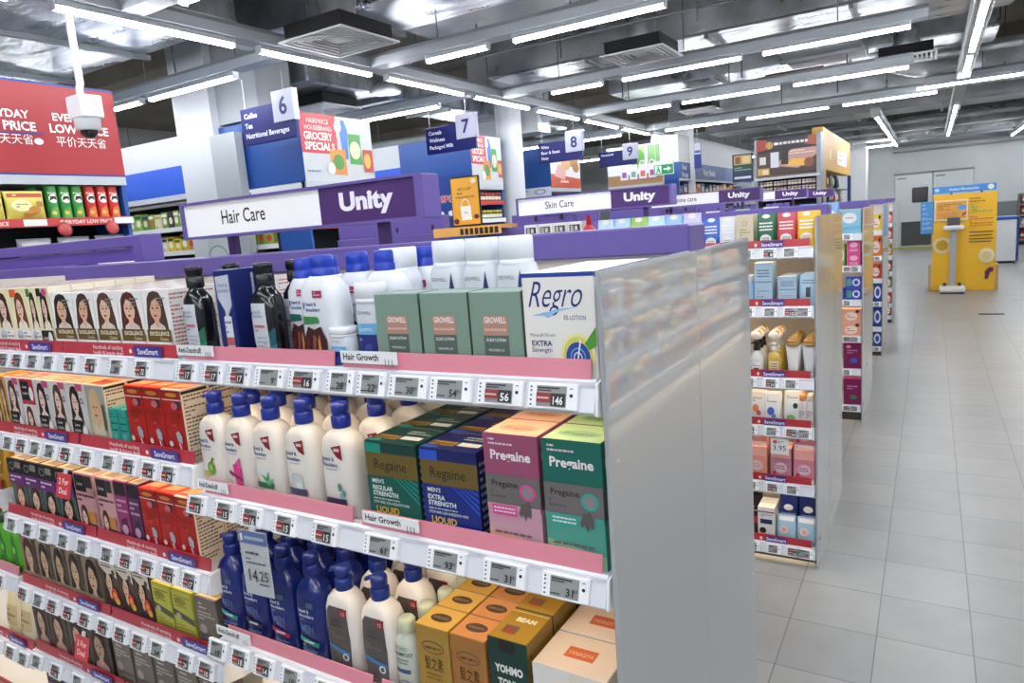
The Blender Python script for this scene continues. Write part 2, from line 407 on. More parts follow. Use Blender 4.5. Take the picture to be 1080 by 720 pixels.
# far bay
f1 = shelf(gA, XLL, XL - .004, 1.327, YF, YB, (), strip_l(XLL + .01, XL - .01, -2.8))
f2 = shelf(gA, XLL, XL - .004, .90, YF, YB, (), strip_l(XLL + .01, XL - .01, -2.8))
f3 = shelf(gA, XLL, XL - .004, .625, YF, YB, TG([-2.52, -2.43], 's'), [(XLL + .01, XL - .01, PINK, None)])
f4 = shelf(gA, XLL, XL - .004, .375, YF, YB, TG([-2.55, -2.46, -2.38], 's'), strip_l(XLL + .01, XL - .01, -2.8))
f5 = shelf(gA, XLL, XL - .004, .17, YF, YB, (), strip_l(XLL + .01, XL - .01, -2.8))
# promotion cards hung from the rails
def card(name, label, x, y, z, w, h, items, col, rz=0., rx=0.):
    mb = MB(); mb.box(-w/2, -.0008, -h, w/2, .0008, 0, M(col, .3), 0); mb.box(-.006, -.0004, -.004, .006, .004, .012, PLAST)
    front_face(mb, -w/2, -.0008, -h, w/2, 0, .0003).draw(items)
    o = mb.build(name, None, (x, y, z)); o.rotation_euler = (rx, 0, rz)
    return tag(o, label, 'price card')
card('promotion_card', 'grey hanging offer card reading 14.25 before blue shampoo bottles', -1.165, .846, .985, .078, .14, [('r', 0, .8, 1, 1, '#5c6f9c'), ('r', .05, .84, .14, .95, '#d9dde4'), ('r', .2, .87, .9, .92, '#aab4c8'), ('lines', .18, .62, .85, .7, 1, '#3d4146'), ('lines', .18, .48, .85, .6, 2, '#5a5d62'), ('t', '14', .36, .22, .19, '#2b2d31', {'sx': .8}), ('t', '.25', .72, .25, .15, '#2b2d31', {'sx': .9}), ('r', .55, .18, .9, .2, '#3d4146')], '#b9bdc0', math.radians(4))
for lb, x, z in (('red two for deal card on the rail over pink dye cartons', -1.868, 1.022), ('red two for deal card on the low rail over dark portrait cartons', -1.935, .555)):
    card('deal_card', lb, x, .845, z, .066, .062, [('t', '2 For', .5, .56, .24, '#fbeceb', {'b': .01}), ('t', 'Deal', .5, .18, .24, '#fbeceb', {'b': .01})], '#d0434b', 0, math.radians(-14))
# ------------------------------------------------------------------ packs on the near run
YP = .897
def zb(zlip): return zlip - .0036
BOT = '#efeae3'
# ---- boxed hair colour
def box_yellow(tile, hair, dark=False):
    f = [('r', .03, .02, .97, .98, '#efe6b6'), ('port', .08, .34, .92, .95, hair, '#f0cdb8', None, '#f3ead8'), ('r', .06, .86, .42, .98, tile), ('r', 0, .13, 1, .34, '#f4f2ee'), ('e', .32, .25, .2, .09, '#c9d3d6'), ('t', 'Liese', .32, .22, .05, '#3a4a52', {'mw': .3}), ('lines', .55, .16, .95, .32, 3, '#8d8a84'), ('r', 0, 0, 1, .13, tile), ('lines', .1, .03, .6, .11, 1, '#f5f2ea')]
    if dark: f += [('r', 0, 0, 1, .34, '#24211f'), ('e', .72, .2, .18, .12, '#eceae4'), ('t', 'Liese', .3, .2, .06, '#f0eeea', {'mw': .4}), ('e', .8, .92, .18, .06, '#d33f8e')]
    return f
def box_exc(hair, side=1, skin='#e3b394'):
    return [('r', .02, .01, .98, .99, '#efeeec'), ('port', -.0, .36, .96, 1.0, hair, skin, None, '#d9cfc8', side), ('r', .06, .24, .98, .42, '#6b5526'), ('t', 'EXCELLENCE', .54, .335, .055, '#f3ead0', {'mw': .86, 'b': .02}), ('t', 'Creme', .7, .26, .05, '#f3ead0', {'mw': .4}), ('r', .02, .2, .98, .24, '#f1efec'), ('r', .04, .17, .96, .2, '#b22c34'), ('lines', .6, .75, .95, .9, 3, '#9a9894')]
def box_bubble(hair, swap=False):
    f = [('r', .02, .01, .98, .99, '#d9d6d4'), ('port', .04, .3, .82, .97, hair, '#f0d3c2', None, '#e6dcd6'), ('r', .62, .88, .97, .99, '#c8557f'), ('ring', .86, .72, .05, .08, .6, '#39343a'), ('r', .12, .14, .72, .4, '#1d1b1d'), ('t', 'Liese', .4, .3, .05, '#f4f2f0', {'mw': .4}), ('t', 'bubble', .4, .21, .05, '#f4f2f0', {'mw': .45}), ('e', .82, .2, .15, .12, '#f5f3ef'), ('r', .02, .01, .98, .12, '#7d6a58'), ('lines', .1, .03, .9, .11, 2, '#d8ccbe')]
    if swap: f = [('r', .02, .01, .98, .99, '#e3dedc'), ('r', .02, .55, .98, .99, '#c83a4a'), ('r', .08, .62, .66, .95, '#1d1b1d'), ('t', 'Liese', .36, .83, .05, '#f4f2f0', {'mw': .4}), ('t', 'bubble', .36, .72, .05, '#f4f2f0', {'mw': .45}), ('e', .78, .74, .15, .12, '#f5f3ef'), ('port', .1, .02, .8, .54, hair, '#f0d3c2', '#e9e2de', '#e6dcd6'), ('r', .55, .02, .98, .12, '#c83a4a')]
    return f
def box_dark(hair):
    return [('r', 0, 0, 1, 1, '#4d625f'), ('port', .02, 0, .98, .6, hair, '#eac3a8', None, '#6d7d78', -1), ('r', 0, .56, 1, .76, '#6f2c78'), ('lines', .1, .59, .9, .73, 2, '#ead6ea'), ('r', 0, .76, 1, 1, '#1b191e'), ('e', .3, .88, .18, .07, '#7b7679'), ('e', .3, .88, .13, .045, '#1b191e'), ('r', .55, .86, .95, .97, '#8f877a')]
def box_pink(hair):
    return [('r', 0, 0, 1, 1, '#d7a3a6'), ('r', .03, .7, .62, .97, '#1d1a1e'), ('t', 'Liese', .3, .8, .06, '#e8e4e2', {'mw': .4}), ('r', .64, .78, .96, .97, '#3b3437'), ('lines', .05, .52, .95, .68, 2, '#6d3a4a'), ('port', .05, 0, .6, .5, hair, '#edc9b4', None, '#e3c4c0'), ('r', .58, .22, .95, .4, '#c98a3c'), ('r', .58, .1, .95, .2, '#4a2f22')]
def box_plum(c, c2): return [('r', .04, .02, .96, .98, c), ('r', .04, .78, .96, .98, '#221d26'), ('lines', .1, .5, .9, .74, 3, '#d9a9c9'), ('p', [(.1, .05), (.9, .05), (.7, .45), (.3, .4)], c2), ('e', .5, .25, .25, .08, '#caa1bd')]
def box_brown(hair, skin='#d9b48f'):
    return [('r', 0, 0, 1, 1, '#8f7c66'), ('port', .02, .06, .98, .98, hair, skin, None, '#a8957c'), ('r', 0, 0, 1, .26, '#9a8a72'), ('t', 'Beauty', .5, .14, .07, '#efe6d2', {'mw': .8, 'b': .01}), ('t', 'Labo', .5, .05, .06, '#efe6d2', {'mw': .6, 'b': .01}), ('r', .86, .3, .98, .98, '#5b4a3a')]
def box_flower(hair):
    return [('r', 0, 0, 1, 1, '#5b463c'), ('port', .0, .2, .8, .9, hair, '#e0b898', None, '#3d2f2c', -1), ('p', [(0, 1), (1, 1), (1, .7), (.75, .78), (.4, .74), (0, .86)], '#d5c9b8'), ('e', .82, .8, .1, .05, '#5b4a3f'), ('lines', .1, .86, .7, .97, 2, '#4c3b33'), ('e', .72, .4, .2, .12, '#d8452c'), ('e', .72, .4, .09, .05, '#f0a13c'), ('e', .85, .3, .14, .06, '#e0b23c'), ('r', 0, 0, 1, .2, '#3a2f63'), ('p', [(.5, 0), (.62, .16), (.75, .16), (.86, 0)], '#c9c2d6'), ('lines', .08, .05, .5, .16, 2, '#b9b2d2')]
def box_lime(): return [('r', 0, 0, 1, 1, '#a9a83a'), ('r', .05, .06, .95, .96, '#b9b84a'), ('e', .4, .78, .28, .07, '#8f8a2c'), ('lines', .12, .66, .9, .9, 4, '#7d7a2a'), ('p', [(0, .5), (1, .38), (1, .5), (0, .62)], '#54553c'), ('e', .25, .5, .12, .06, '#b0ae9a'), ('lines', .12, .08, .9, .36, 5, '#86832e')]
def box_grey(c='#6f675f', hair=None): return [('r', .03, .01, .97, .99, c), ('lines', .2, .78, .8, .92, 2, '#cfc9c0'), ('lines', .12, .58, .9, .76, 3, '#c3bcb2'), ('e', .28, .42, .16, .09, '#a79c90'), ('lines', .1, .08, .9, .3, 4, '#4d463f'), ('r', .03, .3, .97, .34, '#544c45')]
def box_red(): return [('r', .02, .02, .98, .98, '#b8201c'), ('r', .02, .86, .98, .98, '#9d1b18'), ('e', .5, .92, .3, .03, '#c9862f'), ('r', .02, .845, .98, .86, '#e8c9b8'), ('r', .62, .72, .9, .84, '#4a2b3a'), ('e', .6, .77, .16, .05, '#c96a75'), ('t', 'COLOR', .5, .62, .07, '#8f2a16', {'mw': .8, 'b': .01}), ('t', 'CUT', .5, .53, .07, '#8f2a16', {'mw': .6, 'b': .01}), ('t', '\u2019\u2019', .5, .42, .1, '#d08a3c', {'mw': .3}), ('p', [(.5, .4), (.66, .43), (.8, .36), (.78, .26), (.55, .28)], '#aeb0b8'), ('p', [(.55, .28), (.78, .26), (.92, .04), (.7, .06)], '#c03a5a'), ('p', [(.6, .26), (.66, .26), (.8, .06), (.74, .06)], '#f0d9dc'), ('e', .2, .24, .1, .04, '#e8d2cc'), ('lines', .08, .06, .5, .18, 2, '#e0a090')]
def box_teal(): return [('r', .03, .02, .97, .98, '#2fa295'), ('lines', .1, .78, .9, .92, 2, '#176a62'), ('lines', .1, .46, .9, .7, 3, '#123b3a'), ('e', .5, .35, .3, .07, '#52bdb0'), ('r', .03, .02, .97, .2, '#23282a'), ('lines', .2, .06, .8, .16, 2, '#c9b48a')]
def box_blonde(): return [('r', .02, .02, .98, .98, '#b9b2a4'), ('port', .05, .2, .9, .97, '#d5bd8c', '#e3b795', '#a5a6a6', '#d9cdb4'), ('r', .02, .02, .98, .12, '#6f93c8'), ('t', 'Blonde', .5, .14, .06, '#7a6a2c', {'mw': .8, 'b': .02}), ('r', .84, .3, .92, .7, '#4d4a48')]
SIDE_TXT = [('lines', .06, .05, .94, .95, 16, '#b9705f')]
SIDE_CREAM = [('lines', .06, .05, .94, .92, 17, '#6d5a48'), ('r', .0, .93, .9, .97, '#2c2320')]
def dye_row(spec, zlip, h, n, deep, lid):
    """spec: (x0, x1, base colour, front items, name words, side)"""
    for i, (x0, x1, base, items, who, side, hh) in enumerate(spec):
        w = x1 - x0 - .003
        o = carton(w, deep, hh or h, base, items, lid(i), side, topc=None).build('hair_dye_box')
        file_of(o, 'hair dye', (x0 + x1) / 2, YP, zb(zlip), n, deep + .0015, who, 'boxed hair dyes on the shelving')
LIDW = lambda i: [('r', .05, .1, .95, .9, '#e8e4de'), ('p', [(.15, .3), (.7, .2), (.85, .7), (.3, .75)], '#a8806c'), ('r', .1, .8, .9, .86, '#c9938a')]
dye_row([
    (-2.285, -2.19, '#efe9d2', box_yellow('#c8a545', '#5b3a26'), 'cream dye carton with dark gold base on top shelf', (), .168),
    (-2.19, -2.097, '#efe9d2', box_yellow('#d9b04c', '#3d2a20'), 'cream dye carton with gold base, brunette, top shelf', (), .168),
    (-2.097, -2.007, '#efe9d2', box_yellow('#e2622f', '#7a4026'), 'cream dye carton with orange base on top shelf', (), .168),
    (-2.007, -1.958, '#efe9d2', box_yellow('#3f8f4e', '#2e211c'), 'narrow cream dye carton with green base on top shelf', (), .168),
    (-1.956, -1.895, '#efe9d2', box_yellow('#24211f', '#2a1d1a', True), 'cream dye carton with black base and magenta spot', (), .168)], 1.327, .168, 5, .056, LIDW)
dye_row([
    (-1.893, -1.79, '#eeeae6', box_exc('#2b2422'), 'white dye carton, black haired smiling woman, beside the cream cartons', SIDE_TXT, None),
    (-1.79, -1.698, '#eeeae6', box_exc('#4a3024', -1), 'white dye carton, second portrait carton on top shelf', SIDE_TXT, None),
    (-1.698, -1.6, '#eeeae6', box_exc('#5a3a2a', 1, '#eac2a8'), 'white dye carton, middle portrait carton on top shelf', SIDE_TXT, None),
    (-1.6, -1.5, '#eeeae6', box_exc('#5b2a22', 1, '#eabfa4'), 'white dye carton, reddish hair, fourth portrait carton on top shelf', SIDE_TXT, None),
    (-1.5, -1.402, '#eeeae6', box_exc('#4f3a30', -1, '#e0ad8e'), 'white dye carton, last portrait carton beside the black bottle', SIDE_TXT, None)], 1.327, .152, 6, .058, LIDW)
LIDO = lambda i: [('r', .04, .06, .96, .94, ['#e2a23c', '#d9713c', '#c8503a', '#d66a74', '#e0b48a', '#d98a6a'][i % 6]), ('p', [(.1, .2), (.6, .15), (.8, .6), (.2, .8)], ['#f0dcae', '#c23a30', '#f2d2a8', '#e8c6b0', '#f3e2c0', '#f0d0b0'][i % 6]), ('lines', .1, .1, .9, .9, 3, '#7a3a2c')]
dye_row([
    (-2.30, -2.262, '#e6c93c', [('r', 0, 0, 1, 1, '#e3c53a'), ('port', .05, .05, .95, .6, '#3a2620', '#efccb2', '#e8d04a', '#c9577f'), ('r', .1, .66, .9, .92, '#2a2422'), ('lines', .15, .7, .85, .88, 2, '#f0e2a0')], 'yellow dye carton at the end of second shelf', (), None),
    (-2.262, -2.224, '#d9b05c', [('r', 0, 0, 1, 1, '#c9a05a'), ('port', .02, .1, .98, .98, '#7a4a2c', '#ecc6a8', None, '#e0b070')], 'golden brown dye carton beside the yellow one on second shelf', (), None),
    (-2.222, -2.14, '#dcd8d4', box_bubble('#5a3424'), 'grey bubble dye carton, long brown hair, before red topped carton', (), None),
    (-2.14, -2.062, '#dcd8d4', box_bubble('#6a4030', True), 'dye carton with red upper half on second shelf', (), None),
    (-2.062, -1.98, '#dcd8d4', box_bubble('#2e211d'), 'grey bubble dye carton, short dark hair, beside red topped carton', (), None),
    (-1.98, -1.898, '#dcd8d4', box_bubble('#5d3d2a'), 'grey bubble dye carton, long chestnut hair, mid shelf', (), None),
    (-1.898, -1.812, '#dcd8d4', box_bubble('#241a18'), 'grey bubble dye carton, black hair, beside blonde carton', (), None),
    (-1.81, -1.72, '#e9dcc4', box_blonde(), 'dye carton with blonde woman on second shelf', SIDE_CREAM, None)], 1.088, .162, 4, .06, LIDO)
dye_row([
    (-1.717, -1.679, '#2fa295', box_teal(), 'teal dye pack beside the blonde carton on second shelf', (), .105),
    (-1.677, -1.639, '#2fa295', box_teal(), 'teal dye pack beside the red cartons on second shelf', (), .105)], 1.088, .105, 3, .05, lambda i: [('r', .05, .1, .95, .9, '#58bfb2')])
LIDR = lambda i: [('r', .05, .08, .95, .92, '#cf4a30'), ('p', [(.1, .2), (.8, .3), (.9, .7), (.2, .6)], '#e9a070'), ('r', .1, .76, .9, .84, '#f0cba8')]
for zl, zw, x0s, nn in ((1.088, 'second', (-1.635, -1.56, -1.485), 4), (.834, 'third', (-1.645, -1.573, -1.502), 3)):
    st = .0745 if zl > 1 else .071
    dye_row([(x0, x0 + st, '#e8d9bf' if k == 2 else '#b8201c', box_red(), f'red dye carton, {("first", "middle", "last")[k]} of three on {zw} shelf', SIDE_CREAM, None) for k, x0 in enumerate(x0s)], zl, .168 if zl > 1 else .166, nn, .072, LIDR)
LIDK = lambda i: [('r', .05, .1, .95, .9, '#d8b68a'), ('r', .3, .2, .9, .7, '#8d7a66')]
dye_row([(a, b, '#2a2430', box_dark(h), w, (), None) for a, b, h, w in (
    (-2.30, -2.212, '#6d4028', 'dark dye carton with purple band, first of four, chestnut hair'),
    (-2.212, -2.128, '#4d2e20', 'dark dye carton with purple band, second of four'),
    (-2.128, -2.042, '#241c1a', 'dark dye carton with purple band, third of four, black hair'),
    (-2.042, -1.948, '#2c2220', 'dark dye carton with purple band, beside pink dye carton'))] + [
    (-1.944, -1.85, '#d7a3a6', box_pink('#5a3a2c'), 'pink dye carton under the two for deal card', (), None),
    (-1.838, -1.758, '#d7a3a6', box_pink('#4a2a1e'), 'pink dye carton beside the magenta one', (), None),
    (-1.756, -1.70, '#8d2a63', box_plum('#9a3270', '#5a1a44'), 'narrow magenta dye carton on third shelf', (), None),
    (-1.698, -1.648, '#4f2a52', box_plum('#5d3058', '#321a34'), 'narrow purple dye carton beside the red cartons', (), None)], .834, .17, 2, .06, LIDK)
dye_row([(a, b, '#6d5a48', box_brown(h), w, (), .152) for a, b, h, w in (
    (-2.328, -2.235, '#4a3024', 'beige portrait dye carton, first of five on fourth shelf'),
    (-2.235, -2.15, '#2c2220', 'beige portrait dye carton, second of five on fourth shelf'),
    (-2.15, -2.068, '#2e2420', 'beige portrait dye carton, middle of five on fourth shelf'),
    (-2.068, -1.985, '#332824', 'beige portrait dye carton, fourth of five on fourth shelf'),
    (-1.985, -1.89, '#261d1b', 'beige portrait dye carton beside the orange flower cartons'))] + [
    (a, b, '#5b463c', box_flower(h), f'dye carton with orange flower, {w} of three', (), .16) for a, b, h, w in ((-1.888, -1.808, '#2f2220', 'first'), (-1.808, -1.735, '#38251f', 'middle'), (-1.735, -1.663, '#2b1e1b', 'last'))] + [
    (-1.66, -1.58, '#a9a83a', box_lime(), 'lime green dye carton beside the orange flower cartons', (), .14),
    (-1.578, -1.495, '#a9a83a', box_lime(), 'lime green dye carton beside the grey carton', (), .14),
    (-1.487, -1.405, '#6f675f', box_grey(), 'grey dye carton beside the blue shampoo bottles', (), .14)], .612, .152, 1, .06, LIDK)
dye_row([(a, b, '#3a322e', [('r', 0, 0, 1, 1, '#5a5048'), ('port', .02, .12, .98, .99, h, '#d6ad92', None, '#c49a94'), ('r', 0, 0, 1, .12, '#1d1a19'), ('lines', .1, .03, .8, .1, 1, '#8d857c')], w, (), None) for a, b, h, w in (
    (-2.335, -2.245, '#3a2a24', 'dark portrait dye carton, first of four on fifth shelf'),
    (-2.243, -2.14, '#3f2c24', 'dark portrait dye carton, second of four on fifth shelf'),
    (-2.138, -2.03, '#33241e', 'dark portrait dye carton behind the low two for deal card'),
    (-2.028, -1.915, '#3a2a22', 'dark portrait dye carton beside the taupe cartons'))] + [
    (a, a + .088, '#6f665e', box_grey(c), f'taupe dye carton, {w} on fifth shelf', (), None) for a, c, w in ((-1.9, '#7b7168', 'first of five'), (-1.805, '#776b66', 'second of five'), (-1.71, '#6d655d', 'middle of five'), (-1.615, '#756c62', 'fourth of five'), (-1.52, '#6d645a', 'last of five'))], .392, .155, 1, .06, LIDK)
dye_row([(-2.32, -2.23, '#5a2f1c', box_dark('#8a4a24'), 'brown dye carton at the end of the bottom shelf', (), None), (-2.228, -2.14, '#c8702c', box_dark('#a85a2a'), 'orange dye carton on the bottom shelf', (), None)], .17, .15, 1, .06, LIDK)
# ---- shampoo bottles
def hs_label(kind):
    it = [('t', 'head &', .30, .74, .052, '#33508f', {'mw': .42, 'b': .02}), ('t', 'shoulders', .34, .66, .052, '#33508f', {'mw': .5, 'b': .02}), ('e', .08, .73, .025, .06, '#33508f'), ('lines', .2, .61, .6, .64, 1, '#8f99ad'),
          ('p', [(.42, .93), (.74, .97), (.78, .76), (.62, .8), (.5, .87)], '#8c1f2b'), ('r', .52, .88, .7, .92, '#e6c9c9')]
    c = {'apple': '#6aa23a', 'pink': '#d63a86', 'mint': '#3f9a58', 'grey': '#c9ced2', 'eucalypt': '#5f8f86'}[kind]
    if kind == 'apple': it += [('e', .5, .33, .16, .11, c), ('p', [(.5, .42), (.62, .52), (.68, .5), (.56, .41)], '#3f7a2c'), ('e', .3, .24, .17, .05, '#b9a84a'), ('e', .52, .35, .06, .05, '#a8cf6a')]
    if kind == 'pink': it += [('p', [(.35, .45), (.55, .5), (.7, .4), (.66, .12), (.5, .02), (.4, .2)], c), ('p', [(.5, .5), (.68, .58), (.66, .38)], '#e45a9c'), ('p', [(.15, .3), (.7, .2), (.7, .26), (.15, .36)], '#8f2550')]
    if kind == 'mint': it += [('r', .1, .17, .74, .26, '#2c6b45'), ('p', [(.45, .28), (.3, .38), (.5, .34)], c), ('p', [(.45, .28), (.62, .44), (.58, .3)], c), ('p', [(.45, .26), (.78, .34), (.62, .22)], '#58b070'), ('e', .35, .42, .22, .03, '#dfe8ea')]
    if kind == 'grey': it += [('e', .4, .4, .24, .07, c), ('e', .5, .3, .12, .06, '#dde1e4'), ('r', .06, .16, .74, .26, '#4a4a63')]
    if kind == 'eucalypt': it += [('e', .6, .38, .07, .06, c), ('e', .72, .3, .06, .05, c), ('e', .64, .26, .06, .05, '#7fb0a6'), ('r', .06, .12, .78, .22, '#3f3158')]
    it += [('lines', .1, .19, .5, .23, 1, '#f0f0ee'), ('e', .25, .06, .09, .05, '#a9c3e0'), ('lines', .55, .02, .8, .09, 2, '#8f98a6')]
    return it
HS = Shape([(0, .040, .026, 3), (.004, .0445, .030, 3.2), (.09, .0455, .031, 3.2), (.13, .0448, .0305, 3), (.152, .040, .028, 2.8), (.164, .029, .024, 2.4), (.169, .0175, .018, 2), (.175, .0165, .0165, 2)])
CREAM = M('#efe9e0', .28)
for i, (x, k, w) in enumerate(((-1.345, 'apple', 'green apple'), (-1.258, 'pink', 'pink flower'), (-1.166, 'mint', 'mint leaf'), (-1.068, 'grey', 'pale grey'), (-.966, 'eucalypt', 'dark purple band'))):
    r = pump_bottle('shampoo_bottle', HS, CREAM, HS.label(-.036, .008, .040, .150, hs_label(k)), '#1c3192', .173, 1.02, .15 if i == 0 else -.75)
    file_of(r, 'bottle', x, YP + .003, zb(1.028), 4, .088, f'white shampoo bottle with {w} label, blue pump', 'white pump shampoo bottles on the second shelf', .012)
SIDEB = Shape([(0, .040, .026, 3), (.004, .0445, .030, 3.2), (.10, .0455, .031, 3.2), (.138, .044, .030, 3), (.158, .038, .027, 2.7), (.170, .027, .023, 2.3), (.178, .0165, .0165, 2)])
# blue men's bottles, white bottles with a dark label
HSM = Shape([(0, .036, .026, 3), (.004, .0415, .030, 3), (.12, .0425, .031, 3), (.155, .040, .029, 2.7), (.172, .031, .025, 2.4), (.183, .0175, .0175, 2), (.19, .0165, .0165, 2)])
NAVY = M('#0e2270', .2, 0, .3)
for x, b, w in ((-1.362, '#2f9a94', 'teal'), (-1.277, '#1c1e24', 'black'), (-1.19, '#a32331', 'red'), (-1.102, '#2a8f6a', 'green')):
    it = [('t', 'head &', .42, .70, .05, '#cdd6ea', {'mw': .5, 'b': .02}), ('t', 'shoulders', .5, .63, .05, '#cdd6ea', {'mw': .62, 'b': .02}), ('r', .55, .78, .8, .86, '#3d5a73'), ('lines', .3, .58, .75, .61, 1, '#8fa0c9'), ('t', 'MEN', .5, .42, .1, '#4a63a0', {'mw': .5, 'b': .03}), ('p', [(.12, .26), (.85, .2), (.88, .27), (.15, .34)], b), ('lines', .3, .23, .7, .3, 1, '#dfe6ee'), ('lines', .2, .06, .8, .16, 2, '#6d82bb')]
    r = pump_bottle('shampoo_bottle', HSM, NAVY, HSM.label(-.036, .01, .036, .16, it), '#112472', .188, 1.0, .1 if w == 'teal' else -.7)
    file_of(r, 'bottle', x, YP + .003, zb(.68), 3, .082, f'dark blue shampoo bottle with {b and w} stripe', 'dark blue pump shampoo bottles on the third shelf', .014)
for x, w in ((-1.012, 'beside the dark blue bottles'), (-.915, 'beside the small clear bottle')):
    it = [('p', [(.1, 0), (.06, .5), (.1, .86), (.22, .95), (.72, .95), (.8, .85), (.84, .5), (.8, 0)], '#5b5350'), ('r', .58, .82, .8, .94, '#8f2a30'), ('t', '12', .69, .85, .05, '#f0dada', {'mw': .15}), ('t', 'head &', .42, .74, .04, '#3d3937', {'mw': .4, 'b': .02}), ('t', 'shoulders', .42, .67, .04, '#3d3937', {'mw': .5, 'b': .02}), ('lines', .2, .5, .7, .6, 2, '#77706c'), ('p', [(.1, .34), (.8, .26), (.8, .32), (.1, .4)], '#3f7fb5'), ('e', .66, .24, .1, .055, '#dfe4e8'), ('e', .66, .24, .06, .035, '#5b5350'), ('lines', .2, .05, .6, .14, 2, '#8f8884')]
    r = pump_bottle('shampoo_bottle', SIDEB, CREAM, SIDEB.label(-.038, .008, .042, .155, it), '#17307f', .176, 1.02, .2)
    file_of(r, 'bottle', x, YP + .003, zb(.68), 3, .086, f'white shampoo bottle with dark grey label {w}', 'white bottles with dark grey labels', .014)
SM = Shape([(0, .024, .02, 2.4), (.004, .027, .0235, 2.4), (.10, .0275, .024, 2.4), (.118, .023, .021, 2.2), (.127, .0135, .0135, 2), (.133, .013, .013, 2)])
clear = M('#c9d2c4', .15, 0, .3)
r = thing('shampoo_bottle', None, 'bottle'); SM.body(clear).build('body', r)
SM.label(-.024, .01, .024, .12, [('t', 'SHAMPOO', .5, .72, .07, '#3b4a4a', {'mw': .9, 'b': .02}), ('t', 'TONIC', .5, .83, .055, '#4c5a58', {'mw': .7}), ('lines', .2, .56, .8, .68, 2, '#5d6b66'), ('r', .15, .4, .85, .48, '#39506b'), ('lines', .25, .06, .75, .34, 5, '#7d8a82')]).build('label', r)
mb = MB(); mb.lathe([(.0165, .131), (.0175, .133), (.017, .152), (.0135, .157), (.004, .158)], M('#c9d0b0', .35), (0, SM.cy, 0), 24); mb.build('screw_cap', r)
file_of(r, 'bottle', -.845, YP, zb(.68), 4, .058, 'small pale green bottle beside the gold cartons', 'small pale green bottles on the third shelf', .004)
# ---- hair growth cartons
def regaine(c, tile, c2, txt):
    f = [('r', 0, .60, 1, .87, '#6d5a27'), ('t', 'Regaine', .48, .685, .115, '#16181a', {'mw': .86, 'sx': .9}), ('r', 0, .87, .32, .975, tile), ('r', 0, 0, 1, .6, c2)]
    f += [('p', [(.55 + k * .09, .6), (.58 + k * .09, .6), (1, .36 + k * .07), (1, .33 + k * .07)], tile) for k in range(4)]
    f += [('t', txt[0], .1, .525, .045, '#dfe9e6', {'al': 'l', 'b': .02, 'mw': .3}), ('t', txt[1], .1, .445, .05, '#dfe9e6', {'al': 'l', 'b': .03, 'mw': .4}), ('t', 'STRENGTH', .1, .38, .05, '#dfe9e6', {'al': 'l', 'b': .03, 'mw': .5}), ('lines', .1, .33, .62, .36, 1, '#b9cfc9'), ('t', 'STOP HAIR LOSS & REGROW HAIR', .1, .29, .03, '#dfe9e6', {'al': 'l', 'mw': .7}), ('t', 'LIQUID', .14, .185, .075, '#d6b23a', {'al': 'l', 'b': .02, 'mw': .45})]
    t = [('r', .06, .2, .5, .45, '#9a7a35'), ('r', .55, .25, .92, .45, '#d9dedb'), ('t', 'Regaine', .28, .24, .16, '#1a1c18', {'mw': .38}), ('r', .02, .02, .3, .14, tile), ('lines', .5, .55, .95, .8, 2, '#b9c4bf')]
    return carton(.118, .088, .165, c, f, t, [('lines', .08, .1, .92, .9, 10, '#8fa8a2')])
def pregaine(c, mid, low, lid, lid2):
    f = [('r', 0, .66, 1, 1, c), ('r', 0, 0, 1, .38, low), ('p', [(0, .2), (1, .12), (1, .0), (0, .0)], lid2 + ''), ('lines', .1, .9, .55, .97, 2, '#e6d2da'), ('t', 'Pregaine', .5, .79, .075, '#f4eef0', {'mw': .8, 'b': .03}), ('r', 0, .42, 1, .66, '#716c6b'), ('t', 'Pregaine', .36, .565, .05, '#2b2a2c', {'mw': .58, 'b': .02}), ('lines', .08, .46, .55, .54, 2, '#59545a'), ('e', .78, .54, .15, .07, mid), ('e', .78, .54, .1, .05, '#8d8786'), ('r', 0, .38, 1, .42, low), ('r', .1, .325, .56, .41, mid), ('lines', .13, .34, .53, .4, 2, '#f3e2ea'), ('p', [(.66, .44), (.6, .36), (.63, .33), (.68, .36), (.72, .3), (.76, .35), (.82, .33), (.84, .4), (.78, .46)], '#5d5758'), ('lines', .12, .08, .9, .2, 3, '#6d5a62')]
    t = [('r', .02, .02, .98, .98, lid), ('e', .5, .42, .36, .2, lid2), ('t', 'Pregaine', .5, .35, .14, '#7a4a3c', {'mw': .5})]
    return carton(.1, .082, .203, c, f, t, [('t', 'Pregaine', .5, .8, .06, '#ecd8d0', {'mw': .8, 'b': .02}), ('r', 0, .42, 1, .66, '#5f5a59'), ('r', 0, 0, 1, .4, low)], topc=lid)
z2 = zb(1.028); GRW = 'hair growth cartons on the second shelf'
file_of(regaine('#123f3a', '#1d8f80', '#0f5a50', ("MEN'S", 'REGULAR')).build('hair_growth_carton'), 'carton', -.82, YP, z2, 3, .0895, 'dark green hair growth carton with gold band', GRW)
file_of(regaine('#141d5e', '#2a55c4', '#16297f', ("MEN'S", 'EXTRA')).build('hair_growth_carton'), 'carton', -.693, YP, z2 - .0, 3, .0895, 'navy blue hair growth carton with gold band', GRW)
file_of(pregaine('#9c4f70', '#d84f98', '#c99aab', '#f0c4a6', '#e3a98c').build('hair_growth_carton'), 'carton', -.567, YP, z2, 4, .0835, 'tall pink shampoo carton with grey middle band', GRW)
file_of(pregaine('#16685c', '#2fa898', '#4d9c8c', '#b9d3a2', '#8fbf92').build('hair_growth_carton'), 'carton', -.459, YP, z2, 4, .0835, 'tall green shampoo carton with grey middle band', GRW)
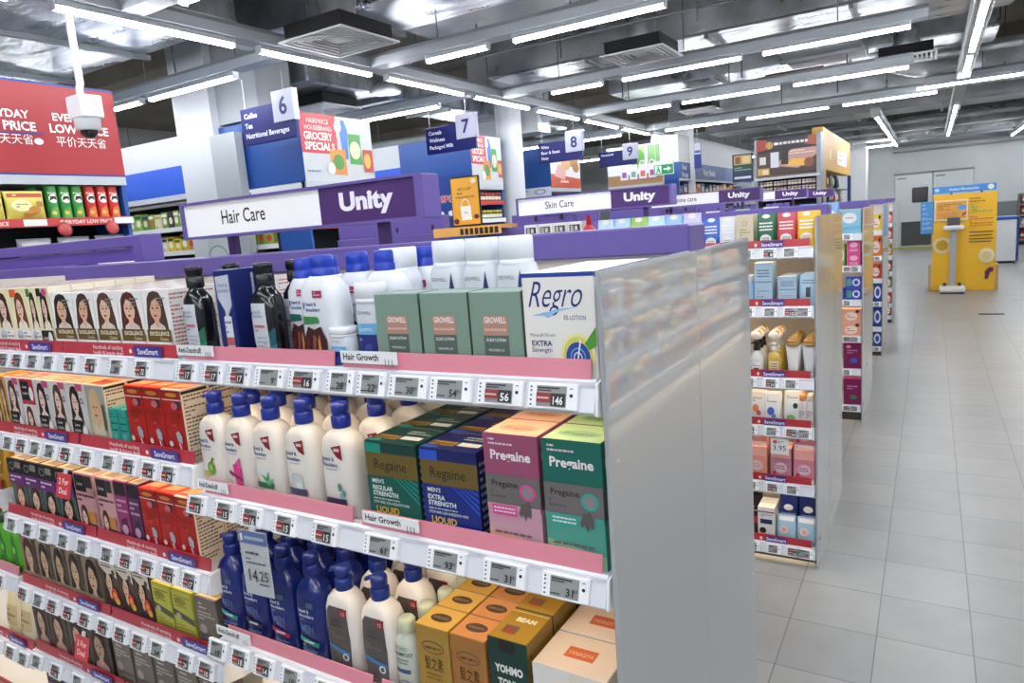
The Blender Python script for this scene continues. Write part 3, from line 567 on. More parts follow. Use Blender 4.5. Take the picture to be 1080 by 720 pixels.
# third shelf cartons
def kami(c, lid, dark):
    f = [('e', .5, .76, .34, .075, '#6d5648'), ('e', .5, .76, .31, .06, c), ('t', 'KAMINOMOTO', .5, .735, .035, '#3a2a1c', {'mw': .5, 'b': .01}), ('t', '\u9aea\u4e4b\u7d20', .5, .5, .12, '#2a1e14', {'mw': .56}), ('lines', .25, .36, .75, .46, 2, dark), ('t', 'KAMINOMOTO', .5, .26, .045, '#4a3620', {'mw': .66}), ('p', [(.6, 0), (.78, .25), (.95, 0)], dark)]
    return carton(.076, .066, .168, c, f, [('e', .5, .5, .3, .2, '#574436'), ('t', 'KAMINOMOTO', .5, .45, .09, '#c9a97c', {'mw': .44})], [('lines', .1, .1, .9, .9, 9, dark)], topc=lid)
z3 = zb(.68)
file_of(kami('#a98436', '#dcb055', '#7d6024').build('hair_tonic_carton'), 'carton', -.767, YP, z3, 4, .068, 'gold hair tonic carton with dark oval on its lid', 'tonic cartons on the third shelf')
file_of(kami('#a57035', '#d8935a', '#7a4d24').build('hair_tonic_carton'), 'carton', -.688, YP, z3, 4, .068, 'copper hair tonic carton with dark oval on its lid', 'tonic cartons on the third shelf')
f = [('r', 0, .3, 1, 1, '#10382f'), ('t', 'YOHMO', .5, .66, .075, '#e8ece6', {'mw': .72, 'b': .05}), ('t', 'TONIC', .5, .52, .075, '#e8ece6', {'mw': .6, 'b': .05}), ('r', 0, 0, 1, .3, '#8d6c26'), ('r', .3, .88, .7, 1, '#1d1a18'), ('lines', .2, .06, .8, .22, 2, '#4a3a1a')]
file_of(carton(.078, .094, .185, '#7d6226', f, [('t', 'BEAM', .55, .62, .13, '#f0ead2', {'mw': .5, 'b': .05}), ('r', .2, .2, .55, .45, '#6d5a55'), ('p', [(.2, .2), (.35, .45), (.55, .2)], '#9a4a3c'), ('r', .02, .9, .98, .93, '#e0c878')], [('lines', .1, .1, .9, .9, 8, '#4a3a1a')], topc='#a9842c').build('hair_tonic_carton'), 'carton', -.604, YP, z3, 3, .097, 'dark green and gold hair tonic carton', 'tonic cartons on the third shelf')
f = [('r', .0, 0, .5, 1, '#e9e6df'), ('r', .5, 0, 1, .85, '#1d5247'), ('t', 'YANAGIYA', .25, .62, .04, '#5f7a6a', {'mw': .4}), ('t', 'HAIR', .25, .45, .09, '#a8463c', {'mw': .36, 'b': .02}), ('t', 'TONIC', .25, .3, .07, '#a8463c', {'mw': .4, 'b': .02}), ('e', .75, .66, .14, .04, '#d9d2b0'), ('lines', .56, .1, .94, .5, 5, '#a8c0b2')]
file_of(carton(.135, .1, .158, '#e6ddcd', f, [('r', .3, .35, .7, .65, '#d9713f'), ('t', 'YANAGIYA', .5, .44, .1, '#f0d6c0', {'mw': .34})], [('lines', .1, .1, .9, .9, 8, '#a89a84')], topc='#ecd8c2').build('hair_tonic_carton'), 'carton', -.49, YP + .002, z3, 2, .104, 'cream hair tonic carton with orange patch on lid', 'tonic cartons on the third shelf')
# ---- top shelf
z1 = zb(1.327)
BK = Shape([(0, .030, .020, 3), (.004, .034, .0235, 3), (.10, .035, .024, 3), (.128, .032, .0225, 2.6), (.142, .022, .018, 2.2), (.148, .015, .015, 2), (.154, .0145, .0145, 2)])
def black_bottle(c1, c2):
    r = thing('shampoo_bottle', None, 'bottle')
    mb = BK.body(M('#15161b', .18, 0, .4)); mb.build('body', r)
    m = MB(); F = Face(m, BK.place(-.033, .002), .066, .09, True); F.draw([('p', [(.02, 0), (.98, 0), (.98, .75), (.6, .5), (.3, .2), (.02, .1)], c1), ('p', [(.3, 0), (.98, 0), (.98, .4), (.6, .25)], c2)]); m.build('colour_fade', r)
    BK.label(-.024, .012, .020, .118, [('p', [(.2, 0), (1, 0), (.96, 1), (0, 1), (.02, .3)], '#c9cdd3'), ('t', 'head &', .42, .82, .05, '#33508f', {'mw': .6}), ('t', 'shoulders', .46, .74, .05, '#33508f', {'mw': .75}), ('e', .1, .82, .05, .05, '#33508f'), ('r', .15, .55, .85, .6, '#b56a6a'), ('lines', .15, .46, .85, .54, 1, '#7d828c'), ('lines', .25, .1, .9, .4, 4, '#9aa3b5')]).build('label', r)
    m = MB(); m.lathe([(.0175, .152), (.018, .154), (.018, .172), (.016, .174), (.016, .176), (.0185, .177), (.0185, .192), (.017, .195), (.005, .196)], M('#17181c', .25), (0, BK.cy, 0), 24); m.build('cap', r)
    return r
GT = 'anti dandruff packs on the top shelf'
file_of(black_bottle('#1c6b4e', '#2d8a64'), 'bottle', -1.335, YP, z1, 2, .07, 'black shampoo bottle fading to green', GT, .03)
file_of(black_bottle('#16545e', '#2a7f86'), 'bottle', -1.118, YP, z1, 3, .07, 'black shampoo bottle fading to teal', GT, .012)
f = [('r', .05, .03, .97, .97, '#16246b'), ('p', [(.1, .93), (.9, .95), (.9, .62), (.6, .5), (.12, .7)], '#c3c9d6'), ('t', 'head &', .5, .82, .04, '#33508f', {'mw': .6}), ('t', 'shoulders', .5, .76, .04, '#33508f', {'mw': .7}), ('r', .36, .04, .8, .5, '#d9dee4'), ('r', .48, .5, .68, .62, '#c9ced6'), ('r', .36, .18, .8, .27, '#b55a5a'), ('lines', .4, .3, .76, .46, 3, '#5a6a94')]
file_of(carton(.052, .05, .186, '#16246b', f, [('r', .1, .1, .9, .9, '#1c2d80')], [('r', .1, .05, .9, .95, '#142061')]).build('scalp_serum_carton'), 'carton', -1.215, YP, z1, 2, .052, 'slim navy carton picturing a white tube', GT, .01)
WB = Shape([(0, .036, .025, 3), (.004, .041, .028, 3), (.10, .042, .029, 3), (.135, .040, .028, 2.8), (.152, .032, .025, 2.4), (.160, .026, .022, 2.2)])
WL = Shape([(0, .044, .027, 3), (.004, .049, .031, 3), (.11, .050, .032, 3), (.142, .047, .031, 2.8), (.158, .036, .027, 2.4), (.165, .026, .022, 2.2)])
def flip_bottle(sh, nz, band, big):
    r = thing('shampoo_bottle', None, 'bottle'); sh.body(M('#dfe3e9', .25)).build('body', r)
    w = sh.at(.05)[0]
    sh.label(-w * .8, .004, w * .8, .15, [('t', 'head &', .42, .74, .045, '#33508f', {'mw': .4, 'b': .02}), ('t', 'shoulders', .46, .67, .045, '#33508f', {'mw': .5, 'b': .02}), ('e', .16, .74, .03, .05, '#33508f'), ('r', .5, .84, .78, .93, '#a3285a'), ('lines', .54, .86, .75, .92, 2, '#e6c0d0'), ('p', [(.1, .5), (.62, .52), (.6, .6), (.1, .61)], band), ('p', [(.06, 0), (.78, 0), (.8, .3), (.66, .48), (.45, .44), (.25, .48), (.05, .32)], '#3f1a22'), ('p', [(.3, .05), (.4, .1), (.5, .34), (.4, .38)], '#8a4a34'), ('p', [(.52, .06), (.62, .2), (.6, .38), (.54, .3)], '#c9814a'), ('p', [(.14, .1), (.22, .14), (.26, .36), (.18, .3)], '#6a2f2c')]).build('label', r)
    m = MB(); m.loft([sup(a * .8, b * .9, 2.4, z, 28, sh.cy) for z, a, b in ((nz - .002, w * .52, .024), (nz + .012, w * .54, .025), (nz + .014, w * .48, .022), (nz + .017, w * .5, .023), (nz + .034, w * .5, .023), (nz + .038, w * .44, .02))], M('#1f3cae', .3)); m.build('flip_cap', r)
    return r
file_of(flip_bottle(WB, .160, '#1f5f57', 0), 'bottle', -1.045, YP + .035, z1, 2, .062, 'white flip cap shampoo bottle with teal band', GT, .0)
file_of(flip_bottle(WL, .165, '#3a8a4a', 1), 'bottle', -.965, YP, z1, 3, .07, 'white flip cap shampoo bottle with green band', GT, .022)
dup([o for o in C.objects if o.get('label', '').startswith('white flip cap shampoo bottle with green band, front')][0], (-.876, YP + .075, z1), 'white flip cap shampoo bottle behind the small navy tube', GT)
dup([o for o in C.objects if o.get('label', '').startswith('white flip cap shampoo bottle with green band, front')][0], (-.85, YP + .16, z1), 'white flip cap shampoo bottle behind the stacked white bottles', GT)
def growell(h, w, capw, navy, who, x, y, n, dy, big=False):
    sh = Shape([(0, w * .84, w * .62, 2.6), (.004, w, w * .72, 2.6), (h * .62, w * 1.02, w * .74, 2.6), (h * .72, w, w * .72, 2.5), (h * .78, w * .9, w * .66, 2.3)])
    r = thing('scalp_shampoo_bottle', None, 'bottle'); sh.body(M('#d9dee6', .25)).build('body', r)
    it = [('t', 'GROWELL', .45, .86, .06, '#4a4a4c', {'mw': .72}), ('r', .05, .5, .95, .7, '#6fb4dc'), ('t', 'SHAMPOO', .5, .56, .06, '#eaf3f8', {'mw': .6}), ('r', .05, 0, .95, .5, '#232f78'), ('p', [(.2, 0), (.8, 0), (.7, .35), (.4, .3)], '#3d4fa0'), ('lines', .15, .36, .85, .46, 1, '#b9c3e0')] if not big else [('t', 'GROWELL', .36, .86, .045, '#5a5a5c', {'mw': .6}), ('p', [(.66, .0), (.97, .0), (.93, .7), (.82, .97), (.72, .7)], '#27336f'), ('p', [(.4, 0), (.66, 0), (.68, .74), (.42, .68)], '#8fc3e0')]
    sh.label(-w * .8, h * .06, w * .8, h * (.755 if big else .72), it).build('label', r)
    m = MB(); m.loft([sup(capw * q, capw * q * .86, 2.4, z, 28, sh.cy) for z, q in ((h * .765, .98), (h * .775, 1.0), (h * .81, 1.0), (h * .815, .96), (h * .82, 1.0), (h * .985, 1.0), (h, .93))], M('#e6eaf0', .22)); m.build('flip_cap', r)
    file_of(r, 'bottle', x, y, z1, n, dy, who, 'white scalp shampoo bottles on the top shelf')
growell(.072, .026, .026, 1, 'tiny white bottle with navy label beside the grey green cartons', -.917, YP, 1, 0)
growell(.150, .030, .029, 1, 'white bottle with light blue and navy label, by the cartons', -.855, YP + .012, 1, 0)
growell(.205, .043, .036, 0, 'tall white scalp shampoo bottle standing behind the small one', -.87, YP + .105, 1, 0, True)
for x, w in ((-.755, 'behind the first grey green carton'), (-.682, 'behind the middle grey green carton'), (-.612, 'behind the last grey green carton')):
    growell(.212, .0375, .030, 0, f'tall white scalp shampoo bottle {w}', x, YP + .115, 1, 0, True)
f = [('r', .25, .24, .73, .72, '#56665e'), ('r', .25, .48, .73, .72, '#b58a7a'), ('t', 'GROWELL', .49, .63, .07, '#f3ece8', {'mw': .42, 'b': .02}), ('lines', .28, .52, .7, .58, 1, '#d9b8ac'), ('t', 'SCALP LOTION', .49, .41, .035, '#e6ece8', {'mw': .38, 'b': .02}), ('t', 'MINOXIDIL 5%', .49, .29, .03, '#e6ece8', {'mw': .3}), ('lines', .34, .16, .66, .21, 2, '#dfe6e0')]
for x, w in ((-.771, 'first'), (-.672, 'middle'), (-.574, 'last')):
    file_of(carton(.095, .06, .131, '#7d9688', f, [('r', .03, .03, .97, .97, '#8aa396')], [('r', 0, 0, 1, 1, '#5b6e63')]).build('scalp_lotion_carton'), 'carton', x, YP, z1, 1, .062, f'grey green scalp lotion carton, {w} of three', 'grey green scalp lotion cartons')
f = [('r', 0, .96, 1, 1, '#1f3f9a'), ('t', 'Regro', .44, .68, .25, '#1b2a72', {'mw': .72, 'sh': .3, 'sx': .72, 'res': 4, 'b': -.006}), ('p', [(.12, .60), (.5, .66), (.78, .68), (.5, .64), (.36, .58), (.3, .6)], '#8fc0e6'), ('t', '5% LOTION', .72, .56, .042, '#2a3a72', {'mw': .3}), ('t', 'Minoxidil 5% w/v', .26, .40, .03, '#5a627a', {'mw': .36}), ('t', 'EXTRA', .1, .31, .05, '#24366f', {'al': 'l', 'b': .02}), ('t', 'Strength', .1, .25, .045, '#24366f', {'al': 'l'}), ('e', .74, .23, .24, .21, '#e6e3a8'), ('e', .74, .23, .2, .175, '#d9d06a'), ('p', [(.84, .34), (1, .5), (1, .32), (.9, .28)], '#4f9a34'), ('r', 0, .05, .52, .15, '#2a52b4'), ('e', .745, .21, .165, .145, '#234a9c'), ('ring', .745, .21, .09, .105, .88, '#7fa3d8'), ('ring', .745, .21, .045, .06, .88, '#cfe0f2'), ('p', [(.735, .2), (.755, .2), (.80, .38), (.785, .39)], '#f0f2f4')]
file_of(carton(.118, .078, .157, '#e9e7e2', f, [('r', .02, .02, .98, .98, '#eceae8')], [('r', 0, .95, 1, 1, '#1f3f9a'), ('lines', .1, .6, .9, .85, 3, '#6d7690'), ('r', .45, .9, .5, .93, '#3a3f4c')]).build('hair_lotion_carton'), 'carton', -.464, YP, z1, 3, .0795, 'white hair lotion carton with blue script and target', 'white hair lotion cartons')
# ---- bottom of the right bay
TUB = Shape([(0, .036, .036, 2), (.004, .041, .041, 2), (.17, .043, .043, 2), (.19, .036, .036, 2), (.2, .03, .03, 2)])
for x, w in ((-1.29, 'under the first low price tags'), (-1.19, 'beside the other dark banded tub')):
    r = thing('conditioner_tub', None, 'bottle'); TUB.body(M('#e3d8c4', .4)).build('body', r)
    TUB.label(-.036, .1, .036, .165, [('r', 0, .45, 1, .95, '#2a2522'), ('t', 'HAIR', .5, .12, .2, '#3a3430', {'mw': .6})]).build('label', r)
    m = MB(); m.lathe([(.034, .197), (.036, .2), (.036, .225), (.033, .229), (.01, .23)], M('#e6dccb', .4), (0, TUB.cy, 0), 24); m.build('lid', r)
    file_of(r, 'bottle', x, YP + .02, zb(.385), 1, 0, f'cream tub with dark band {w}', 'cream tubs on a low shelf')
# ---- far bay
GB = Shape([(0, .026, .02, 2.4), (.004, .03, .022, 2.4), (.13, .03, .022, 2.4), (.15, .022, .018, 2.2), (.155, .016, .016, 2)])
for x, w in ((-2.375, 'beside the dye shelf'), (-2.448, 'second from the dye shelf'), (-2.52, 'third from the dye shelf')):
    r = thing('hair_gel_bottle', None, 'bottle'); GB.body(M('#5fb531', .3)).build('body', r)
    GB.label(-.026, .02, .026, .13, [('p', [(.3, 0), (.7, 0), (.8, .6), (.5, 1), (.2, .6)], '#2f8a2c'), ('e', .5, .5, .16, .1, '#8fd05a'), ('lines', .25, .2, .75, .4, 3, '#1f5a24')]).build('label', r)
    m = MB(); m.lathe([(.021, .153), (.021, .172), (.018, .175)], M('#1d3a20', .4), (0, GB.cy, 0), 20); m.build('cap', r)
    file_of(r, 'bottle', x, YP, zb(.625), 1, 0, f'bright green hair gel bottle {w}', 'green gel bottles in the far bay')
def pouch(w, d, h, base, items, name, gusset=None):
    mb = MB()
    rings = []
    for t, ww, dd in ((0, .94, .9), (.03, 1, 1), (.4, 1, .95), (.7, .98, .6), (.9, .97, .14), (1, .96, .05)):
        rings.append(sup(w / 2 * ww, d / 2 * dd, 3.2, h * t, 28, d / 2))
    mb.loft(rings, M(base, .3))
    def pl(u, v, k):
        t = v / h; x = u - w / 2
        q = [(0, .9), (.03, 1), (.4, .95), (.7, .6), (.9, .14), (1, .05)]
        dd = .05
        for a, b in zip(q, q[1:]):
            if t <= b[0]: dd = a[1] + (b[1] - a[1]) * (t - a[0]) / (b[0] - a[0]); break
        xx = min(abs(x) / (w / 2 * .99), .999)
        return (x, d / 2 - d / 2 * dd * (1 - xx ** 3.2) ** (1 / 3.2) - .0012 - .0004 * k, v)
    Face(mb, pl, w, h, True).draw(items)
    return mb.build(name)
for x, w, c in ((-2.41, 'at the dye shelf end', '#e6d9b9'), (-2.5, 'beside its twin', '#e0d0aa')):
    o = pouch(.085, .05, .16, c, [('r', .12, .3, .88, .7, '#d2bd8a'), ('lines', .2, .35, .8, .65, 3, '#8a754a')], 'hair_treatment_pouch')
    file_of(o, 'pouch', x, YP, zb(.375), 1, 0, f'cream treatment pouch on a low shelf, {w}', 'cream pouches in the far bay')
    o = pouch(.085, .05, .16, '#b58a2c', [('r', .12, .3, .88, .8, '#8d6a1f'), ('lines', .2, .35, .8, .65, 3, '#e0c27a')], 'hair_treatment_pouch')
    file_of(o, 'pouch', x + .03, YP, zb(.90), 1, 0, f'gold treatment pouch on the far bay shelf, {w}', 'gold pouches in the far bay')
# ------------------------------------------------------------------ the runs beyond, each with its header sign
panel_mat = noisy('end_panel_laminate', '#adb0b3', '#b4b6b8', 3, .05)
panel_mat.node_tree.nodes['Principled BSDF'].inputs['IOR'].default_value = 2.5
def run(label, yf, depth, z, x0=-1.375, xw=-3.4, ysp=None, ztop=1.50, strips=True, tags=True):
    ys = yf + depth / 2
    r = thing('gondola_shelving', label, 'shelving unit')
    mb = MB(); mb.box(xw, ys - .025, .08, -.402, ys + .025, 1.49, BACK); mb.build('back_panel', r)
    mb = MB(); mb.box(xw, yf + .05, 0, -.402, yf + depth - .05, .07, M('#2c2e31', .6)); mb.build('plinth', r)
    mb = MB(); mb.box(-.396, yf, 0, -.386, ys, 1.502, panel_mat, .002); mb.box(-.396, ys + .002, 0, -.386, yf + depth, 1.498, panel_mat, .002)
    for yy, zz in ((ys + .08, 1.2), (ys - .1, .35), (yf + .05, .12), (yf + depth - .08, .45)): mb.prism([(yy + .008 * math.cos(a * .7854), zz + .008 * math.sin(a * .7854)) for a in range(8)], 'x', -.386, -.384, M('#4a4c50', .4))
    mb.build('end_panel', r)
    mb = MB(); mb.box(-2.1, ys - .05, 1.495, -.39, ys + .05, 1.545, PURPLE, .004); mb.box(xw, ys - .05, 1.495, -2.55, ys + .05, 1.55, PURPLE, .004); mb.build('top_beam', r)
    mb = MB(); mb.box(xw, ys - .03, 1.55, -2.52, ys + .03, 1.655, PURPLE_L, .004); mb.build('upper_panel', r)
    mb = MB(); mb.box(-1.96, ys - .02, 1.545, -1.66, ys + .02, 1.596, PURPLE_L, .003)
    for x in (-2.62, -2.9, -1.9, -1.74): mb.box(x, ys - .032, 1.57, x + .018, ys - .029, 1.6, M('#231c33', .6))
    mb.build('upper_panel', r)
    out = []
    for i, zz in enumerate(z):
        st = [(x0 + .01, -.415, M('#b5323c', .35), [('r', .80, .1, .895, .9, '#463a8a'), ('t', 'SaveSmart', .847, .3, .42, '#f1ecfb', {'mw': .088, 'b': .02}), ('e', .78, .5, .006, .22, '#f3dddd')])] if strips else ()
        out.append(shelf(r, x0 if i else max(-2.05, xw), -.40, zz, yf, ys - .03, [(x, 's' + ('r' if (i + k) % 2 else 'g'), str(5 + 3 * k + i)) for k, x in enumerate((-.66, -.57, -.49, -.44 + .0))][:3 + (i % 2)] if tags else (), st, lift=.03))
    mb = MB()
    for zz in z: mb.box(x0, ys + .03, zz - .03, -.41, yf + depth - .03, zz - .004, WHITE)
    mb.build('rear_shelf', r)
    return r, out
ZB = (1.385, 1.141, .837, .624, .37, .085)
gB, sB = run('second shelving run with skin care header, coloured pouches on top shelf', 3.02, .93, ZB)
ZC = (1.33, 1.11, .875, .62, .383, .12)
gC, sC = run('third shelving run with blue and magenta tissue packs', 5.31, .92, ZC, strips=False)
gD, sD = run('fourth shelving run with yellow and blue packs', 7.68, .92, (1.25, 1.0, .78, .55, .3, .1), strips=False)
gE, sE = run('last shelving run before the yellow health kiosk', 9.80, .92, (1.25, 1.05, .85, .65, .45, .25, .1), strips=False)
def header(x0, x1, y, z0, z1, words, label, split=.64):
    r = thing('header_sign', label, 'sign', ((x0 + x1) / 2, y, z0))
    w = x1 - x0; h = z1 - z0; a, b = -w / 2, w / 2
    mb = MB(); mb.box(a, .012, 0, b, .085, h, PURPLE_L, .003)
    for q in ((a, 0, b, .007), (a, h - .007, b, h)): mb.box(q[0], 0, q[1], q[2], .012, q[3], PURPLE)
    for q in ((a, a + .012), (b - .012, b)): mb.box(q[0], 0, .007, q[1], .012, h - .007, PURPLE)
    mb.build('sign_case', r)
    m = MB(); xs = a + .012 + (w - .024) * split; m.box(a + .012, .007, .007, xs, .012, h - .007, M('#f8f8f9', .3))
    front_face(m, a + .012, .007, .007, xs, h - .007).draw([('t', words, .46, .32, .42, '#1d1c22', {'mw': .66, 'sx': .84, 'res': 4, 'b': .008})] if words else []); m.build('white_face', r)
    m = MB(); m.box(xs, .006, .007, b - .012, .012, h - .007, PURPLE_D)
    front_face(m, xs, .006, .007, b - .012, h - .007).draw([('t', 'Unity', .5, .34, .46, '#f4f0fa', {'mw': .8, 'sx': 1.3, 'b': .045, 'res': 4})]); m.build('purple_face', r)
    m = MB()
    for x in (a + .17, b - .15): m.box(x - .011, .03, -(z0 - (1.532 if y < 2 else 1.546)), x + .011, .055, 0, PURPLE_D)
    m.build('post', r)
header(-1.908, -1.014, 1.30, 1.585, 1.69, 'Hair Care', 'purple and white header sign reading Hair Care above the shampoo shelves')
header(-2.01, -1.11, 3.45, 1.60, 1.703, 'Skin Care', 'purple and white header sign reading Skin Care')
header(-2.03, -1.13, 5.72, 1.61, 1.712, 'Feminine care', 'purple and white header sign ending in care, partly hidden')
header(-2.03, -1.13, 8.09, 1.625, 1.722, '', 'purple header sign with blank white stub before the coffee jars')
header(-2.03, -1.10, 10.25, 1.63, 1.73, '', 'smallest purple header sign, just in front of the coffee jars')
# ---- packs on the second run
YB2 = 3.048
def simple_pouch(w, d, h, c, c2, cap=None):
    return pouch(w, d, h, c, [('e', .5, .28, .3, .13, '#eceae4'), ('lines', .3, .22, .7, .33, 2, c2), ('lines', .15, .5, .85, .78, 3, '#f0efe8'), ('e', .5, .93, .22, .06, '#e9e6dc')], 'refill_pouch')
GB_ = 'pouches on the second run'
for x, c, c2, w in ((-.815, '#2a66c4', '#1a4a9a', 'blue'), (-.745, '#d9dce4', '#7a86a8', 'white patterned'), (-.588, '#0f6b47', '#0a4a30', 'green'), (-.508, '#cc4a55', '#8f2a36', 'red'), (-.43, '#e9bd22', '#a8861a', 'yellow')):
    file_of(simple_pouch(.074, .05, .142, c, c2), 'pouch', x, YB2, ZB[0] - .0036, 3, .06, f'{w} refill pouch on the second run top shelf', GB_)
file_of(carton(.07, .05, .145, '#ddd0b4', [('ring', .5, .75, .12, .15, .5, '#b09a6a'), ('lines', .2, .3, .8, .6, 4, '#a8946a')]).build('soap_carton'), 'carton', -.672, YB2, ZB[0] - .0036, 2, .052, 'beige carton beside the green refill pouch', 'beige cartons second run')
for i, x in enumerate((-1.70, -1.62, -1.54, -1.46)):
    file_of(carton(.074, .06, .172, '#eceae8', [('r', .12, .72, .88, .92, ['#3a3f44', '#5a5f5a', '#42464c', '#2c3034'][i]), ('r', .2, .74, .4, .9, '#b9b2a8'), ('r', .5, .76, .7, .88, '#d6cfc6'), ('lines', .1, .4, .9, .65, 3, '#9a9a9a')]).build('soap_carton'), 'carton', x, YB2, ZB[0] - .0036, 1, 0, f'white carton with dark picture above the purple beam, {("first","second","third","fourth")[i]} of four', 'white cartons above the near beam')
r = thing('lotion_bottle', None, 'bottle'); sh = Shape([(0, .028, .02, 2.4), (.13, .03, .022, 2.4), (.15, .014, .014, 2)]); sh.body(M('#c42a30', .3)).build('body', r); m = MB(); m.lathe([(.013, .148), (.014, .15), (.012, .19)], M('#a81f28', .3), (0, sh.cy, 0), 16); m.build('cap', r)
file_of(r, 'bottle', -1.395, YB2, ZB[0] - .0036, 1, 0, 'red bottle beside the four white cartons', None)
for i, (c, c2) in enumerate((('#b8d4e6', '#6f9cc4'), ('#a9cde4', '#5f8fb8'), ('#9cc45a', '#5a8a2c'), ('#bcd9ec', '#6fa0cc'), ('#8fc0e4', '#4a80b4'), ('#c9c4e4', '#8a7ab8'))):
    file_of(simple_pouch(.082, .06, .168, c, c2), 'pouch', -1.31 + i * .082, YB2, ZB[0] - .0036, 1, 0, f'{("pale blue","sky blue","lime green","light blue","mid blue","lilac")[i]} refill pouch peeking over the near purple beam', 'pouch tops behind the near purple beam')
z = ZB[1] - .0036
def blue_box(h): return carton(.072, .05, h, '#a9c4da', [('r', .05, .02, .95, .98, '#b4cde0'), ('r', .05, .55, .95, .58, '#6f93b4'), ('lines', .15, .66, .85, .86, 3, '#5a7a9c'), ('lines', .15, .2, .85, .45, 4, '#7f9fbc')], [], [], topc='#cfdfea')
file_of(blue_box(.185).build('cream_carton'), 'carton', -.60, YB2, z, 2, .052, 'tall light blue face cream carton', 'light blue cartons')
file_of(blue_box(.125).build('cream_carton'), 'carton', -.505, YB2, z, 4, .052, 'short light blue face cream carton', 'light blue cartons')
file_of(pouch(.072, .05, .13, '#a9cbe2', [('r', .38, .3, .62, .6, '#2c3440'), ('lines', .15, .7, .85, .85, 2, '#5a7a9c')], 'refill_pouch'), 'pouch', -.425, YB2, z, 3, .055, 'light blue pouch with dark square', 'light blue pouches')
r = thing('lotion_bottle', None, 'bottle'); sh = Shape([(0, .024, .02, 2.4), (.09, .025, .021, 2.4), (.105, .012, .012, 2)]); sh.body(M('#8fb8d8', .3)).build('body', r); m = MB(); m.lathe([(.011, .103), (.012, .105), (.011, .13)], M('#dfe8ee', .3), (0, sh.cy, 0), 16); m.build('cap', r)
file_of(r, 'bottle', -.662, YB2, z, 2, .055, 'small light blue lotion bottle', 'small light blue bottles')
z = ZB[2] - .0036
def pump_soap(c, lab, topc):
    sh = Shape([(0, .026, .02, 3), (.004, .03, .023, 3), (.08, .03, .023, 3), (.1, .022, .019, 2.4), (.108, .012, .012, 2), (.114, .011, .011, 2)])
    r = thing('face_wash_bottle', None, 'bottle'); sh.body(M(c, .25)).build('body', r)
    sh.label(-.024, .012, .024, .075, lab).build('label', r)
    pump(r, .112, topc, sh.cy, .8)
    m = MB(); m.lathe([(.004, .158), (.022, .164), (.027, .178), (.02, .192), (.004, .198)], M('#efe6dc', .5), (0, sh.cy, 0), 18); m.lathe([(.003, .172), (.012, .18), (.006, .2)], M('#d9a24a', .5), (.012, sh.cy - .006, 0), 12); m.build('neck_tag', r)
    return r
file_of(pump_soap('#e6e4df', [('r', .1, .1, .9, .8, '#f5f4f0'), ('r', .3, .2, .7, .4, '#2a2a2c'), ('lines', .2, .5, .8, .72, 2, '#8a8a8a')], '#1d1c20'), 'bottle', -.635, YB2, z, 3, .062, 'white face wash bottle with dark pump', 'pump face wash bottles')
file_of(pump_soap('#d6b356', [('r', .1, .1, .9, .9, '#ece2b8'), ('lines', .2, .3, .8, .8, 3, '#9a7a3a')], '#e8e2d8'), 'bottle', -.562, YB2, z, 3, .062, 'amber face wash bottle with white pump', 'pump face wash bottles')
def tube_pack(c, cap, lab, h=.14):
    r = thing('cream_tube', None, 'tube')
    mb = MB(); mb.loft([sup(a, b, 2.2, zz, 28, .022) for zz, a, b in ((.022, .018, .018), (.04, .021, .02), (h * .7, .027, .013), (h * .95, .031, .004), (h, .031, .002))], M(c, .3)); mb.build('body', r)
    m = MB(); F = Face(m, lambda u, v, k: (u - .02, .022 - (.0205 * (1 - ((v + .045) / h) ** 1.6)) * (1 - min(abs(u - .02) / .028, .99) ** 2) ** .5 - .0012 - .0003 * k, v + .045), .04, h * .55, True); F.draw(lab); m.build('label', r)
    m = MB(); m.lathe([(.017, 0), (.018, .002), (.018, .021), (.015, .024)], M(cap, .3), (0, .022, 0), 20); m.build('cap', r)
    m = MB(); m.lathe([(.02, h - .006), (.028, h), (.028, h + .006), (.024, h + .008), (.024, h + .012), (.027, h + .014), (.022, h + .022), (.018, h + .023), (.019, h + .028), (.008, h + .032)], M('#b48d4e', .4), (0, .022, 0), 18); m.build('gold_topper', r)
    return r
file_of(tube_pack('#ebe9e4', '#d9d2c8', [('lines', .2, .1, .8, .4, 3, '#a8a29a'), ('e', .5, .85, .3, .1, '#b8569a')]), 'tube', -.487, YB2, z, 4, .055, 'white cream tube with pink dot and gold top', 'white cream tubes')
file_of(tube_pack('#e6e9ee', '#cfd6de', [('lines', .2, .1, .8, .4, 3, '#9aa6b4'), ('e', .5, .85, .3, .1, '#3a66b0')]), 'tube', -.422, YB2, z, 4, .055, 'white cream tube with blue dot and gold top', 'white cream tubes')
z = ZB[3] - .0036
file_of(pouch(.066, .04, .14, '#e6e0d8', [('e', .4, .5, .2, .12, '#e07a52'), ('e', .6, .36, .14, .08, '#d05a4a'), ('lines', .2, .7, .8, .85, 2, '#8a7a70')], 'refill_pouch'), 'pouch', -.635, YB2, z, 2, .045, 'white pouch with orange flower', 'flower pouches')
file_of(pouch(.068, .04, .135, '#e4e4e6', [('e', .45, .45, .22, .13, '#3a66b4'), ('e', .62, .3, .14, .08, '#6a90d0'), ('lines', .2, .72, .8, .86, 2, '#6a6a70')], 'refill_pouch'), 'pouch', -.575, YB2 - .0, z, 2, .045, 'white pouch with blue flower', 'flower pouches')
file_of(pouch(.07, .04, .15, '#e6e8e2', [('e', .66, .6, .14, .08, '#1c4a2c'), ('e', .4, .22, .26, .12, '#7ab06a'), ('lines', .2, .8, .8, .9, 2, '#6a706a')], 'refill_pouch'), 'pouch', -.49, YB2, z, 2, .045, 'white pouch with green disc and leaves', 'flower pouches')
